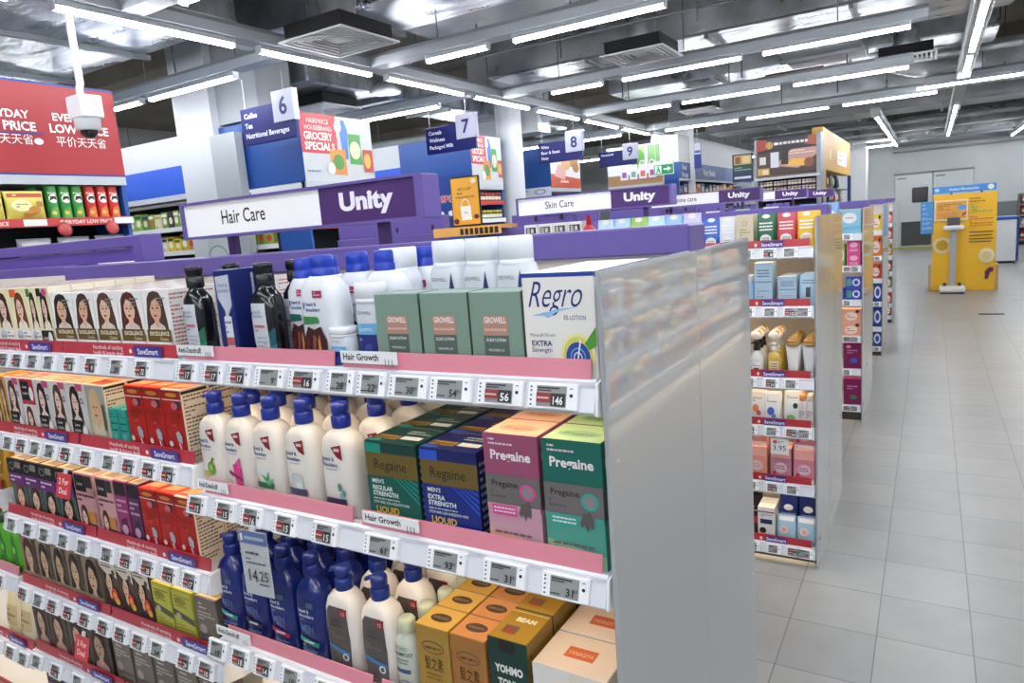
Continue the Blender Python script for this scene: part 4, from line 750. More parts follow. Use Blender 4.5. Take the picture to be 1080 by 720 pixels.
for x, c, w in ((-.437, '#e0905a', 'orange cap'), (-.385 - .01, '#e2d8d2', 'white cap')):
    if x > -.41: x = -.4225
    sh = Shape([(0, .018, .016, 2.6), (.1, .019, .017, 2.6), (.112, .012, .012, 2)])
    r = thing('lotion_bottle', None, 'bottle'); sh.body(M('#d9d4d2', .3)).build('body', r); sh.label(-.015, .01, .015, .08, [('lines', .1, .4, .9, .9, 4, '#8a8486'), ('r', .1, .05, .9, .2, '#c9929a')]).build('label', r)
    m = MB(); m.lathe([(.011, .11), (.013, .112), (.013, .135), (.01, .138)], M(c, .4), (0, sh.cy, 0), 16); m.build('cap', r)
    file_of(r, 'bottle', x if c != '#e0905a' else -.452 + .0, YB2 + (.0 if c == '#e0905a' else .0), z, 2, .04, f'slim grey white lotion bottle with {w}', 'slim lotion bottles')
z = ZB[4] - .0036
for x, c, c2, w in ((-.64, '#e79a86', '#d9a04a', 'peach'), (-.54, '#c98a9c', '#7a3f6a', 'dusky pink'), (-.445, '#d88a98', '#8a4a86', 'rose')):
    file_of(carton(.086, .055, .15, c, [('r', .04, .72, .96, .98, '#f0b0a2'), ('r', .04, .02, .96, .14, '#efe2e0'), ('lines', .12, .04, .9, .12, 1, '#4a3a40'), ('e', .5, .42, .3, .16, '#e8c4ca'), ('lines', .25, .36, .75, .5, 2, c2), ('e', .2, .25, .1, .06, '#c2405a')], [('r', .05, .05, .95, .95, '#f2b8a8')]).build('sheet_mask_carton'), 'carton', x, YB2, z, 2, .057, f'{w} sheet mask carton', 'pink mask cartons on the second run')
    dup([o for o in C.objects if o.get('label') == f'{w} sheet mask carton, front of its file'][0], (x, YB2 + .012, z + .1505), f'{w} sheet mask carton lying on the upper layer', 'pink mask cartons on the second run') if w != 'dusky pink' else None
z = ZB[5] - .0036
file_of(carton(.072, .06, .155, '#e9e7e6', [('r', 0, .84, 1, .88, '#b03a4a'), ('r', .15, .5, .85, .64, '#1f2f66'), ('e', .3, .22, .2, .14, '#e6b79a'), ('e', .3, .3, .2, .09, '#2a1f1c'), ('lines', .2, .7, .9, .8, 2, '#8a8a90')], topc='#f0eae2').build('cotton_carton'), 'carton', -.605, YB2, z, 2, .062, 'white carton with navy band and child picture on the bottom shelf', 'bottom shelf cotton packs')
for x, w in ((-.522, 'first'), (-.44, 'second')):
    file_of(pouch(.08, .05, .125, '#a9c9dc', [('r', .1, .8, .9, .95, '#f0f0f2'), ('e', .4, .5, .22, .14, '#ecd0c4'), ('e', .4, .5, .12, .08, '#d9a898'), ('lines', .1, .05, .9, .2, 2, '#4a7aa0')], 'cotton_pad_bag'), 'pouch', x, YB2, z, 1, 0, f'pale blue cotton pad bag on the bottom shelf, {w} of two', 'pale blue cotton bags')
    file_of(pouch(.078, .05, .2, '#1c2a6a', [('e', .5, .7, .25, .07, '#d9dce6'), ('lines', .1, .4, .9, .6, 3, '#8a96c4')], 'cotton_pad_bag'), 'pouch', x, YB2 + .06, z, 3, .06, f'dark blue bag behind the pale blue ones, {w} row', 'dark blue bags on the bottom shelf')
file_of(pouch(.05, .05, .17, '#231d22', [('r', .1, .3, .9, .5, '#b03a3a'), ('lines', .1, .6, .9, .8, 2, '#c9b29a')], 'cotton_pad_bag'), 'pouch', -.668, YB2 + .05, z, 2, .055, 'black and red bag at the frosted panel edge', 'black bags on the bottom shelf')
card('price_poster', 'small white 3.95 price card over the pink mask cartons', -.535, 2.998, .575, .072, .068, [('e', .25, .8, .12, .12, '#d04a5a'), ('lines', .42, .7, .9, .9, 2, '#6a6a70'), ('t', '3.95', .5, .26, .34, '#3a3a40', {'mw': .84})], '#eceaea')
# the same packs further along the second run, out of sight behind the near run
for o in [q for q in C.objects if q.parent is None and abs(q.location.y - YB2) < .03 and q.location.z < 1.2 and 'front of its file' in q.get('label', '')]:
    for k, wd in ((1, 'repeated one block further along'), (2, 'repeated two blocks further along')):
        if o.location.x - .275 * k > -1.33:
            lb = o['label'].split(',')[0]; lb = ' '.join(lb.split()[:10])
            dup(o, (o.location.x - .275 * k, o.location.y, o.location.z), f'{lb}, {wd}', o.get('group') or 'packs further along the second run')
# ---- packs on the farther runs
def packs(yf, zs, spec, grp, words):
    for zi, x, w, h, n, c, items, lb in spec:
        o = carton(w, .06, h, c, items, [], []).build('tissue_pack' if 'tissue' in lb else 'household_pack')
        file_of(o, 'pack', x, yf + .026, zs[zi] - .0036, n, .063, lb, grp)
P_BL = [('e', .45, .66, .34, .22, '#ecf0f2'), ('lines', .25, .62, .65, .7, 1, '#3a3a5a'), ('p', [(0, .1), (1, .2), (1, .34), (0, .3)], '#6fb4d4')]
P_PK = [('e', .5, .6, .3, .2, '#f2b4d0'), ('lines', .2, .1, .8, .3, 2, '#f6dbe6')]
P_PU = [('e', .66, .5, .24, .32, '#dfe4f4'), ('e', .66, .5, .14, .2, '#3a4ab0'), ('r', .06, .2, .38, .8, '#4f9a8a')]
P_OR = [('e', .5, .45, .3, .3, '#f0d9cc'), ('lines', .3, .3, .7, .6, 2, '#b8604a'), ('e', .8, .8, .1, .12, '#4a3a3a')]
P_MG = [('lines', .2, .58, .8, .76, 2, '#e08ac0'), ('e', .56, .32, .2, .1, '#3a5ac0'), ('e', .28, .86, .14, .06, '#f0a0b0')]
packs(5.31, ZC, [(0, -.47, .13, .165, 2, '#8fc4dc', P_BL, 'light blue tissue pack on the third run'), (1, -.45, .085, .09, 2, '#d94a8c', P_PK, 'pink lower pack on the third run'), (1, -.54, .07, .15, 2, '#8aa84a', P_PU, 'green and white pack beside the pink packs'),
    (2, -.45, .1, .08, 2, '#3f4fa8', P_PU, 'blue violet pack lower layer'), (2, -.56, .1, .08, 2, '#5a5ab0', P_PU, 'violet pack beside the blue violet one'), (3, -.465, .13, .095, 2, '#e8a88c', P_OR, 'peach pack lower layer on the third run'),
    (4, -.455, .115, .185, 2, '#7a1450', P_MG, 'magenta pack with blue oval on fifth shelf'), (5, -.455, .115, .19, 2, '#7a1450', P_MG[:1] + [('e', .55, .3, .2, .08, '#2f7a4a')], 'magenta pack with green oval on bottom shelf')], 'packs on the third run', '')
for a, dz, lb in (('pink lower pack on the third run, front of its file', .091, 'pink upper pack on the third run'), ('blue violet pack lower layer, front of its file', .081, 'blue violet pack upper layer'), ('peach pack lower layer on the third run, front of its file', .096, 'peach pack upper layer on the third run')):
    o = [q for q in C.objects if q.get('label') == a][0]; dup(o, (o.location.x, o.location.y, o.location.z + dz), lb, 'packs on the third run')
packs(7.68, (1.25, 1.0, .78, .55, .3, .1), [(0, -.455, .1, .16, 1, '#e3c02c', P_OR, 'yellow pack on the fourth run'), (1, -.455, .11, .2, 1, '#e07a2a', P_OR, 'orange pack on the fourth run'), (2, -.455, .11, .15, 1, '#c9483a', P_OR, 'red orange pack on the fourth run'), (3, -.455, .12, .19, 1, '#1f3f94', P_PU, 'dark blue pack with yellow disc on the fourth run'), (4, -.455, .12, .2, 1, '#1c3a8c', P_PU, 'dark blue pack on the fifth shelf of the fourth run'), (5, -.455, .12, .16, 1, '#203a80', P_PU, 'dark blue pack on the bottom shelf of the fourth run')], 'packs on the fourth run', '')
packs(9.80, (1.25, 1.05, .85, .65, .45, .25, .1), [(i, -.435, .07, .14, 1, c, P_OR, f'{w} pack on the last run') for i, (c, w) in enumerate((('#c9624a', 'terracotta'), ('#b04a52', 'crimson'), ('#a88a3a', 'mustard'), ('#7a4a3a', 'brown'), ('#4a7a4a', 'green'), ('#a83a3a', 'red'), ('#8a3a2c', 'rust')))], 'packs on the last run', '')
for x, y, c, w in ((-1.75, 5.36, '#e0783a', 'orange'), (-1.6, 5.36, '#e8a86a', 'apricot'), (-1.42, 5.36, '#eceae6', 'white'), (-1.2, 5.36, '#8fd0a0', 'mint'), (-1.0, 5.36, '#e6e4ea', 'pale grey'), (-.75, 5.36, '#6a9ad8', 'blue'), (-.6, 5.36, '#7aa8e0', 'bright blue')):
    o = pouch(.11, .07, .225, c, [('e', .5, .6, .3, .15, '#f0efec'), ('lines', .2, .2, .8, .4, 2, '#6a6a70')], 'sanitary_pad_bag'); file_of(o, 'pouch', x, y, ZC[0] - .0036, 1, 0, f'{w} bag poking above the beam of the second run', 'bags on the third run top shelf')
# tablet advert on the second run's far end
r = thing('advert_tablet', 'orange advert tablet in black frame reading get a gift', 'display', (-2.33, 3.42, 1.575))
mb = MB(); mb.box(-.102, 0, 0, .102, .012, .285, M('#1a1a1c', .3), .003); mb.build('frame', r)
m = MB(); m.box(-.094, -.001, .009, .094, .0, .277, M('#e2a63e', .3)); front_face(m, -.094, -.001, .009, .094, .277).draw([('t', 'GET A GIFT', .5, .74, .05, '#4a3216', {'mw': .84, 'b': .02}), ('lines', .2, .65, .8, .7, 1, '#4a3216'), ('lines', .15, .56, .85, .62, 1, '#7a5a2a'), ('p', [(.32, .1), (.3, .4), (.68, .4), (.7, .1)], '#efece6'), ('ring', .49, .42, .13, .15, .9, '#efece6'), ('t', 'Unity', .5, .24, .04, '#5a4a7a', {'mw': .24}), ('e', .12, .08, .1, .06, '#4a2a1c'), ('e', .88, .16, .1, .05, '#5a3420'), ('e', .85, .92, .1, .05, '#d8d0bc')]); m.build('screen', r)
m = MB(); m.box(-.03, .012, -.02, .03, .05, .12, M('#2a2a2c', .4)); m.build('stand', r)
r = thing('display_tray', 'yellow orange cardboard display tray under the advert tablet', 'tray', (-2.28, 3.40, 1.55))
mb = MB(); mb.prism([(-.24, 0), (.23, 0), (.23, .022), (-.24, .022)], 'y', -.06, .12, M('#e09a52', .5)); mb.box(-.24, -.064, -.03, .23, -.06, .02, M('#e5ae5a', .5)); mb.build('tray', r)
m = MB(); front_face(m, -.05, -.0645, -.028, .22, .016).draw([('r', i / 8 + .01, .1, i / 8 + .1, .9, '#3a2a1a') for i in range(8)]); m.build('printed_band', r)
# ------------------------------------------------------------------ the room
def struct(mb, name, loc=None):
    o = mb.build(name, None, loc); o['kind'] = 'structure'; return o
CEIL = 4.3
tile = bpy.data.materials.new('floor_tiles'); tile.use_nodes = True
nt = tile.node_tree; N = nt.nodes; L = nt.links; p = N['Principled BSDF']
tc = N.new('ShaderNodeTexCoord'); mp = N.new('ShaderNodeMapping'); mp.inputs['Location'].default_value = (.1395 + .293 * 8, -2.895 + .307 * 30, 0)
L.new(tc.outputs['Object'], mp.inputs['Vector'])
bt = N.new('ShaderNodeTexBrick'); bt.offset = 0; bt.inputs['Scale'].default_value = 1; bt.inputs['Brick Width'].default_value = .293; bt.inputs['Row Height'].default_value = .307
bt.inputs['Mortar Size'].default_value = .0022; bt.inputs['Mortar Smooth'].default_value = .3; bt.inputs['Bias'].default_value = 0
bt.inputs['Color1'].default_value = lin('#9a9a97'); bt.inputs['Color2'].default_value = lin('#a2a29e'); bt.inputs['Mortar'].default_value = lin('#6a6c6c')
L.new(mp.outputs[0], bt.inputs['Vector'])
no = N.new('ShaderNodeTexNoise'); no.inputs['Scale'].default_value = 6; no.inputs['Detail'].default_value = 6; L.new(tc.outputs['Object'], no.inputs['Vector'])
mx = N.new('ShaderNodeMix'); mx.data_type = 'RGBA'; mx.blend_type = 'MULTIPLY'; mx.inputs[0].default_value = .25
L.new(bt.outputs['Color'], mx.inputs[6]); L.new(no.outputs['Fac'], mx.inputs[7]); L.new(mx.outputs[2], p.inputs['Base Color'])
p.inputs['Roughness'].default_value = .34
mb = MB(); mb.box(-15, -7, -.2, 8, 27, 0, tile); struct(mb, 'floor')
slab = noisy('soffit_concrete', '#777269', '#8d877b', 1.2, .8)
mb = MB(); mb.box(-15, -7, CEIL, 8, 27, CEIL + .2, slab)
for y in (2.0, 6.0, 10.5, 15, 19.5): mb.box(-15, y, CEIL - .35, 8, y + .35, CEIL, slab)
struct(mb, 'ceiling')
wm = noisy('painted_wall', '#d3d8da', '#dadfe0', 2, .7)
mb = MB(); mb.box(-15, 25.0, 0, 8, 25.2, CEIL, wm); struct(mb, 'wall_back')
mb = MB(); mb.box(-15.2, -7, 0, -15, 27, CEIL, noisy('grey_wall', '#bfc2c4', '#c9cbcc', 1, .8)); struct(mb, 'wall_left')
mb = MB(); mb.box(8, -7, 0, 8.2, 27, CEIL, wm); struct(mb, 'wall_right')
mb = MB(); mb.box(-15, -7.2, 0, 8, -7, CEIL, wm); struct(mb, 'wall_front')
mb = MB(); mb.box(1.12, 24.97, 0, 8, 25.0, 1.2, M('#7f8488', .6)); struct(mb, 'trim_1')
mb = MB(); mb.box(-1.1, 24.0, .001, 1.1, 24.9, .004, M('#b9b43c', .6)); struct(mb, 'trim_2')
for n, x0, x1 in (('door_1', -.96, .03), ('door_2', .05, 1.05)):
    mb = MB(); mb.box(x0, 24.93, 0, x1, 24.995, 2.2, M('#c4c9cc', .35, .3), .006)
    mb.box(x0 - .03, 24.95, 2.2, x1 + .03, 25, 2.26, M('#8d9295', .5))
    mb.box(x0 + .06, 24.92, 2.08, x0 + .3, 24.94, 2.12, M('#7d8285', .5))
    d = struct(mb, n)
    if n == 'door_1':
        m = MB(); m.box(-.5, 24.915, 1.35, -.08, 24.932, 1.8, M('#17181a', .2), .02); m.build('vision_panel', d)
        m = MB(); m.box(-.78, 24.915, .05, .02, 24.93, .78, M('#4a4d50', .6)); m.build('kick_plate', d)
mb = MB(); mb.box(-2.35, 22.6, 0, -1.6, 23.4, CEIL, M('#e3e5e7', .6)); struct(mb, 'column_1')
mb = MB(); mb.box(-2.9, 23.6, 1.4, -2.35, 23.7, 2.75, M('#1c1d20', .5)); mb.box(-2.9, 23.6, 0, -2.35, 23.68, 1.4, M('#d3d6d8', .5)); struct(mb, 'trim_3')
pw = M('#ced2d6', .55)
mb = MB(); mb.box(-6.98, 4.86, 0, -6.38, 5.46, CEIL, pw); struct(mb, 'column_2')
mb = MB(); mb.box(-6.378, 4.80, 0, -5.99, 4.90, 2.70, M('#a9aeb1', .4), .004); mb.box(-6.378, 4.797, 1.98, -5.989, 4.80, 1.988, M('#6d7275', .5)); mb.box(-6.378, 4.95, 2.82, -5.75, 5.4, CEIL, M('#a2a7aa', .5)); struct(mb, 'trim_4')
mb = MB(); mb.lathe([(.17, 0), (.19, CEIL)], pw, (-5.24, 8.95, 0), 32); struct(mb, 'column_3')
mb = MB(); mb.box(-6.1, 9.3, 2.9, -4.95, 9.7, CEIL, M('#c2c6c9', .55)); struct(mb, 'trim_5')
mb = MB(); mb.box(-9.5, 9.3, 0, -8.9, 9.9, CEIL, pw); struct(mb, 'column_4')
# ------------------------------------------------------------------ lighting rows
TRK = M('#a9b0b5', .45, .2); TUBE = EM('#f6f9ff', 40.0, 'tube_glow')
ZT = 3.0
def trunk(label, a, b, axis, fixed):
    r = thing('ceiling_light_rail', label, 'light rail', (0, 0, 0), 0, 'light rails under the ceiling')
    prof = [(-.075, .045), (.075, .045), (.085, .115), (.06, .15), (-.06, .15), (-.085, .115)]
    mb = MB()
    if axis == 'x': mb.prism([(fixed + u, ZT + v) for u, v in prof], 'x', a, b, TRK)
    else: mb.prism([(fixed + u, ZT + v) for u, v in prof], 'y', a, b, TRK)
    mb.build('rail_body', r)
    m = MB(); n = max(2, int((b - a) / 1.3))
    for i in range(n):
        t = a + (b - a) * (i + .5) / n
        q = (t, fixed) if axis == 'x' else (fixed, t)
        m.tube([(q[0], q[1], ZT + .14), (q[0], q[1], CEIL)], .006, M('#6a6d70', .5), 6)
    m.build('hanger_rod', r)
def batten_proto(L_):
    r = thing('ceiling_tube_light', 'tube light', 'light')
    mb = MB(); mb.box(-L_/2, -.032, .012, L_/2, .032, .048, M('#b4babf', .4)); mb.box(-L_/2 - .012, -.03, -.014, -L_/2, .034, .048, M('#cfd4d8', .4)); mb.box(L_/2, -.03, -.014, L_/2 + .012, .03, .048, M('#cfd4d8', .4)); mb.build('housing', r)
    m = MB(); n = 10
    prof = [(.023 * math.cos(math.pi * (1 + i / n)), .012 + .028 * math.sin(math.pi * (1 + i / n))) for i in range(n + 1)]
    m.prism(prof, 'x', -L_/2, L_/2, TUBE); m.build('diffuser_tube', r)
    return r
LONG = batten_proto(1.22); SHORT = batten_proto(.6); used = set()
def batten(x, y, axis, long, label):
    pr = LONG if long else SHORT; rz = 0 if axis == 'x' else math.pi / 2
    if pr.name not in used:
        used.add(pr.name); pr.location = (x, y, ZT); pr.rotation_euler = (0, 0, rz); pr['label'] = label; pr['group'] = 'tube lights under the ceiling'
    else: dup(pr, (x, y, ZT), label, 'tube lights under the ceiling', rz)
ORD = ['first', 'second', 'third', 'fourth', 'fifth', 'sixth', 'seventh', 'eighth', 'ninth', 'tenth', 'eleventh', 'twelfth', 'thirteenth', 'fourteenth', 'fifteenth', 'sixteenth', 'seventeenth', 'eighteenth']
ROWN = {-3.9: 'row well behind the viewer', -1.6: 'row behind the viewer', .55: 'row above the viewer', 2.82: 'row crossing above the near run', 5.08: 'cross row before the first ceiling vent', 7.33: 'cross row past the second vent', 9.52: 'third cross row', 12.2: 'fourth cross row', 22.7: 'cross row by the end wall'}
# long row above the cross aisle
trunk('grey light rail running away above the left cross aisle', 1.0, 24.0, 'y', -4.38)
for i in range(16):
    y = 2.99 + i * 1.465 - 1.465
    batten(-4.38, y, 'y', True, f'tube light on the long left rail, {ORD[i]} along')
for y, nm in ROWN.items():
    xs = []
    if y < 2: xs = [(-4.2 + 1.5 * i, True) for i in range(5)]; x0, x1 = -5.0, 2.6
    elif y == 2.82: xs = [(-3.2, True), (-1.8, True), (-.4, True)]; x0, x1 = -4.3, 1.5  # middle tube, out of view, added to brighten the Skin Care sign face
    elif y == 5.08: xs = [(-3.42, False), (-2.245, True)]; x0, x1 = -4.3, -1.5
    elif y == 7.33: xs = [(-3.38, False), (-2.225, True), (-.795, True)]; x0, x1 = -4.3, -.05
    elif y == 9.52: xs = [(-3.33, False), (-2.25, True), (-.86, True)]; x0, x1 = -4.3, -.2
    elif y == 12.2: xs = [(-3.37, True), (-2.0, True), (-.57, True)]; x0, x1 = -4.3, .15
    else: xs = [(-3.0, True), (-1.5, True), (3.2, True)]; x0, x1 = -4.3, 4.2
    trunk(f'grey light rail, {nm}', x0, x1, 'x', y)
    for i, (x, lg) in enumerate(xs): batten(x, y, 'x', lg, f'tube light {ORD[i]} along the {nm}')
for y, nm, xs in ((4.23, 'rail before the white pillar', (-5.77, -7.15, -8.55, -9.95, -11.4, -12.8)), (6.9, 'rail behind the white pillar', (-5.57, -7.0, -8.4, -9.8, -11.2, -12.6)), (9.5, 'rail over the far grocery rows', (-5.5, -6.9, -8.3, -9.7, -11.1, -12.5)), (12.0, 'rail above the food board', (-4.75 - .6, -6.8, -8.2)), (1.9, 'rail before the red promotion board', (-6.2, -7.6)), (16.0, 'rail deep in the grocery area', (-5.6, -7.0))):  # unseen outermost tubes on the first three rails added to brighten the dark left
    trunk(f'grey light {nm}', min(xs) - .8, -4.47, 'x', y)
    for i, x in enumerate(xs): batten(x, y, 'x', True, f'tube light {ORD[i]} out along the {nm}')
trunk('pale light rail over the main aisle', -6.0, 24.0, 'y', .34)
for i, y in enumerate((-4.4, -2.6, -.6, 1.4, 2.9, 4.3, 5.7, 7.23, 8.5, 9.95, 14.9, 16.4, 17.9, 19.4, 20.9)): batten(.34, y, 'y', True, f'tube light {ORD[i]} along the main aisle rail')  # two unseen tubes over the near aisle added to brighten the mirrored shelving
trunk('grey light rail beside the yellow shop board', 14.4, 24, 'y', -.88)
for i, y in enumerate((15.2, 16.7, 18.2, 19.7, 21.2, 22.7)): batten(-.88, y, 'y', True, f'tube light {ORD[i]} on the rail beside the yellow shop board')
trunk('white light rail near the ceiling pipe', -.1, 3.8, 'x', 11.55)
for i, x in enumerate((.42, 1.75, 3.1)): batten(x, 11.55, 'x', True, f'tube light {ORD[i]} on the white rail near the ceiling pipe')
trunk('light rail beyond the kiosk toward the end wall', 12.6, 24.6, 'y', 1.9)
for i, y in enumerate((13.4, 14.9, 16.4, 17.9, 19.4, 20.9, 22.3, 23.7)): batten(1.9, y, 'y', True, f'tube light {ORD[i]} on the rail toward the end wall')  # tubes out of view added to light the end wall and kiosk
trunk('light rail right over the checkout side', -5, 22, 'y', 3.6)
for i, y in enumerate((-3, -1, 1, 3, 5, 7, 9)): batten(3.6, y, 'y', True, f'tube light {ORD[i]} over the checkout side')
# ------------------------------------------------------------------ ducts, vents, pipes
foil = noisy('duct_foil', '#a5abb0', '#e6eaee', 2.2, .32, 1., .5, 6, (1, 2.4, 1), (.16, .45))
galv = noisy('galvanised', '#7d8285', '#a1a6a9', 1.5, .5, .7, .15, 3)
def duct(name, label, x0, y0, z0, x1, y1, z1, mat, straps=()):
    r = thing(name, label, 'duct', (0, 0, 0), 0, 'silver air ducts')
    mb = MB(); mb.box(x0, y0, z0, x1, y1, z1, mat, .02); mb.build('duct_body', r)
    m = MB(); lx = x1 - x0 > y1 - y0; n = max(2, int(max(x1 - x0, y1 - y0) / 1.25))
    for i in range(1, n):
        if lx: t = x0 + (x1 - x0) * i / n; m.box(t - .02, y0 - .02, z0 - .045, t + .02, y1 + .02, z0 - .002, galv)
        else: t = y0 + (y1 - y0) * i / n; m.box(x0 - .02, t - .02, z0 - .045, x1 + .02, t + .02, z0 - .002, galv)
    m.build('support_channel', r)
duct('ceiling_air_duct', 'long foil duct with seam above the second vent', -4.55, 7.36, 3.30, .65, 8.7, 3.9, foil)
duct('ceiling_air_duct', 'foil duct above the first vent', -5.5, 4.45, 3.35, -2.7, 5.25, 3.9, foil)
duct('ceiling_air_duct', 'wide grey duct between the two vents', -4.2, 5.35, 3.4, .65, 5.98, 3.85, galv)
duct('ceiling_air_duct', 'foil duct behind the security camera', -8.5, 2.4, 3.3, -4.75, 4.0, 3.7, foil)
duct('ceiling_air_duct', 'foil duct beside the long left rail', -6.3, 5.5, 3.2, -5.6, 13, 3.6, foil)
duct('ceiling_air_duct', 'thin foil duct over the red promotion board', -9.5, 1.4, 3.2, -6.7, 2.2, 3.5, foil)
duct('ceiling_air_duct', 'foil duct over the aisle nine sign', -4.2, 10.2, 3.4, .65, 11.2, 3.9, foil)
duct('ceiling_air_duct', 'foil duct past the fourth cross row', -4.2, 13.0, 3.25, 4.5, 14.0, 3.75, foil)
duct('ceiling_air_duct', 'grey duct over the yellow shop board', -4.2, 15.5, 3.2, 4.5, 16.6, 3.7, galv)
duct('ceiling_air_duct', 'foil duct before the end wall', -4.5, 21.5, 3.1, 6, 22.4, 3.6, foil)
duct('ceiling_air_duct', 'grey duct tight against the end wall', -4.5, 23.6, 3.2, 6, 24.6, 3.7, galv)
duct('ceiling_air_duct', 'foil branch duct over the main aisle', .7, 5.2, 3.4, 1.5, 8.6, 3.9, foil)
duct('ceiling_air_duct', 'grey branch duct beyond the second vent', -1.6, 8.72, 3.3, -.7, 10.18, 3.85, galv)
g2 = random.Random(11)
def pipe(label, pts, r, c, group=None):
    mb = MB(); mb.tube(pts, r, M(c, .5, .3), 10); o = mb.build('ceiling_pipe'); tag(o, label, 'pipe', group)
pipe('black bent pipe under the ceiling above the main aisle', [(1.1, 10.2, 4.0), (1.1, 10.2, 3.5), (1.02, 10.2, 3.2), (1.0, 10.5, 2.95)], .07, '#26282a')
pipe('thin grey sprinkler pipe past the first vent', [(-4.5, 6.3, 3.28), (-1, 6.35, 3.28), (2.4, 6.35, 3.28)], .012, '#6f7274')
pipe('thin silver pipe over the third cross row', [(-4.2, 9.9, 3.15), (2.4, 9.95, 3.15)], .03, '#b4b8bb')
pipe('thin silver pipe over the fourth cross row', [(-4.2, 12.7, 3.12), (3.2, 12.7, 3.12)], .035, '#aab0b4')
pipe('grey pipe high on the end wall', [(-1.0, 24.85, 3.05), (6, 24.85, 3.05)], .04, '#a2a7aa')
pipe('lower grey pipe on the end wall', [(-1.0, 24.85, 2.9), (6, 24.85, 2.9)], .03, '#a9aeb1')
pipe('grey cable conduit across the fourth cross row', [(-1.4, 11.0, 3.3), (.2, 11.05, 3.3), (3.4, 11.1, 3.3)], .02, '#9a9fa3')
pipe('silver conduit rising by the white rail', [(.15, 12.4, 3.1), (.15, 12.4, 3.55), (.4, 12.4, 3.6), (.4, 12.4, 4.2)], .03, '#a6abae')
pipe('dark conduit across the far main aisle', [(-1.2, 14.2, 3.35), (3.6, 14.3, 3.35)], .045, '#3a3d40')
pipe('grey sprinkler main before the end wall', [(-4.2, 19.0, 3.25), (4.2, 19.0, 3.25)], .05, '#8c9195')
pipe('pale conduit before the end wall', [(-4.2, 20.3, 3.15), (4.2, 20.3, 3.15)], .03, '#c0c5c8')
pipe('red brown pipe short run over the third cross row', [(-1.9, 10.05, 3.2), (-1.2, 10.05, 3.2)], .07, '#8a5148')
pipe('foil flexible duct drooping beyond the second vent', [(-.6, 10.9, 3.35), (-.2, 11.3, 3.25), (.2, 11.9, 3.3), (.5, 12.6, 3.4)], .13, '#c9ced2')
for i, (x, y) in enumerate(((-3.6, 5.7), (-2.6, 5.6), (-1.7, 6.15), (-3.1, 6.4), (-.9, 6.2), (-2.0, 9.1), (-3.5, 9.0), (-.4, 10.6), (-1.2, 11.6), (1.3, 11.2), (1.6, 12.2), (.9, 13.3), (-2.9, 4.0), (-6.2, 4.4), (-7.4, 4.1), (-8.2, 4.5), (1.9, 13.6), (-.3, 13.6))):
    pipe('thin loose hanger rod dropping from the ceiling slab', [(x, y, 3.12), (x, y, CEIL)], .008, '#5d6062', 'loose hanger rods')
def vent(label, x, y, s, z=3.02, rz=0.):
    r = thing('ceiling_vent', label, 'vent', (x, y, z), rz, 'square ceiling vents')
    mb = MB(); q = s / 2
    for k in range(6):
        o_ = q - k * s * .075; i_ = o_ - s * .035; zz = k * .004
        for a in ((-o_, -o_, o_, -i_), (-o_, i_, o_, o_), (-o_, -i_, -i_, i_), (i_, -i_, o_, i_)): mb.box(a[0], a[1], zz, a[2], a[3], zz + .014, M('#c3c7ca', .45))
    mb.box(-.05, -.05, .02, .05, .05, .035, M('#c3c7ca', .45)); mb.build('grille', r)
    m = MB(); t = s * .44; m.box(-t, -t, .036, t, t, .13, M('#0c0d0f', .8)); m.build('plenum_box', r)
    m = MB(); m.lathe([(s * .22, .13), (s * .24, .18), (s * .21, .23), (s * .24, .29), (s * .2, .36)], foil, (0, 0, 0), 20); m.build('flexible_collar', r)
vent('large square vent with black box nearest the aisle six sign', -3.87, 4.18, .64)
vent('square vent with black box over the long foil duct edge', -2.34, 6.55, .60)
vent('square vent with black box above the aisle nine area', -.28, 9.75, .62, 3.12)
vent('small square vent behind the aisle six sign', -6.1, 6.2, .62, 3.06)
vent('small square vent over the aisle nine sign', -3.1, 11.2, .55, 3.1)
for x, y, w in ((-5.1, 6.13, 'beside the aisle seven sign'), (-5.25, 11.2, 'over the aisle eight sign')):
    r = thing('ceiling_downlight', f'round silver ceiling fitting {w}', 'light', (x, y, 3.08), 0, 'round ceiling fittings')
    mb = MB(); mb.lathe([(.16, 0), (.17, .02), (.12, .08), (.05, .12)], M('#c9ced2', .3, .6), (0, 0, 0), 24); mb.build('reflector', r)
    m = MB(); m.tube([(0, 0, .1), (0, 0, CEIL - 3.08)], .01, M('#6a6d70', .5), 6); m.build('drop_rod', r)
# security cameras
r = thing('security_camera', 'white dome security camera on a drop pole before the red board', 'camera', (-4.62, 2.6, 2.36))
mb = MB(); mb.box(-.085, -.07, .07, .085, .07, .21, M('#e3e5e8', .4), .008); mb.build('junction_box', r)
m = MB(); m.lathe([(.06, .0), (.072, .01), (.078, .07)], M('#dcdfe2', .35), (0, 0, 0), 24); m.build('collar', r)
m = MB(); m.lathe([(.004, -.05), (.03, -.044), (.048, -.022), (.052, .004)], M('#141518', .1, 0, .6), (0, 0, 0), 24); m.build('dome', r)
m = MB(); m.tube([(-.03, 0, .2), (-.03, 0, .26), (-.01, 0, .29), (-.012, 0, .78)], .022, M('#e6e8ea', .4), 12); m.build('drop_pole', r)
r = thing('security_camera', 'small white dome camera hanging by the ceiling pipe', 'camera', (1.42, 10.5, 2.95))
mb = MB(); mb.lathe([(.03, .4), (.03, .12), (.1, .1), (.1, .02), (.08, 0)], M('#dcdfe2', .4), (0, 0, 0), 20); mb.build('body', r); m = MB(); m.lathe([(.004, -.06), (.05, -.04), (.07, 0)], M('#151618', .1), (0, 0, 0), 20); m.build('dome', r)
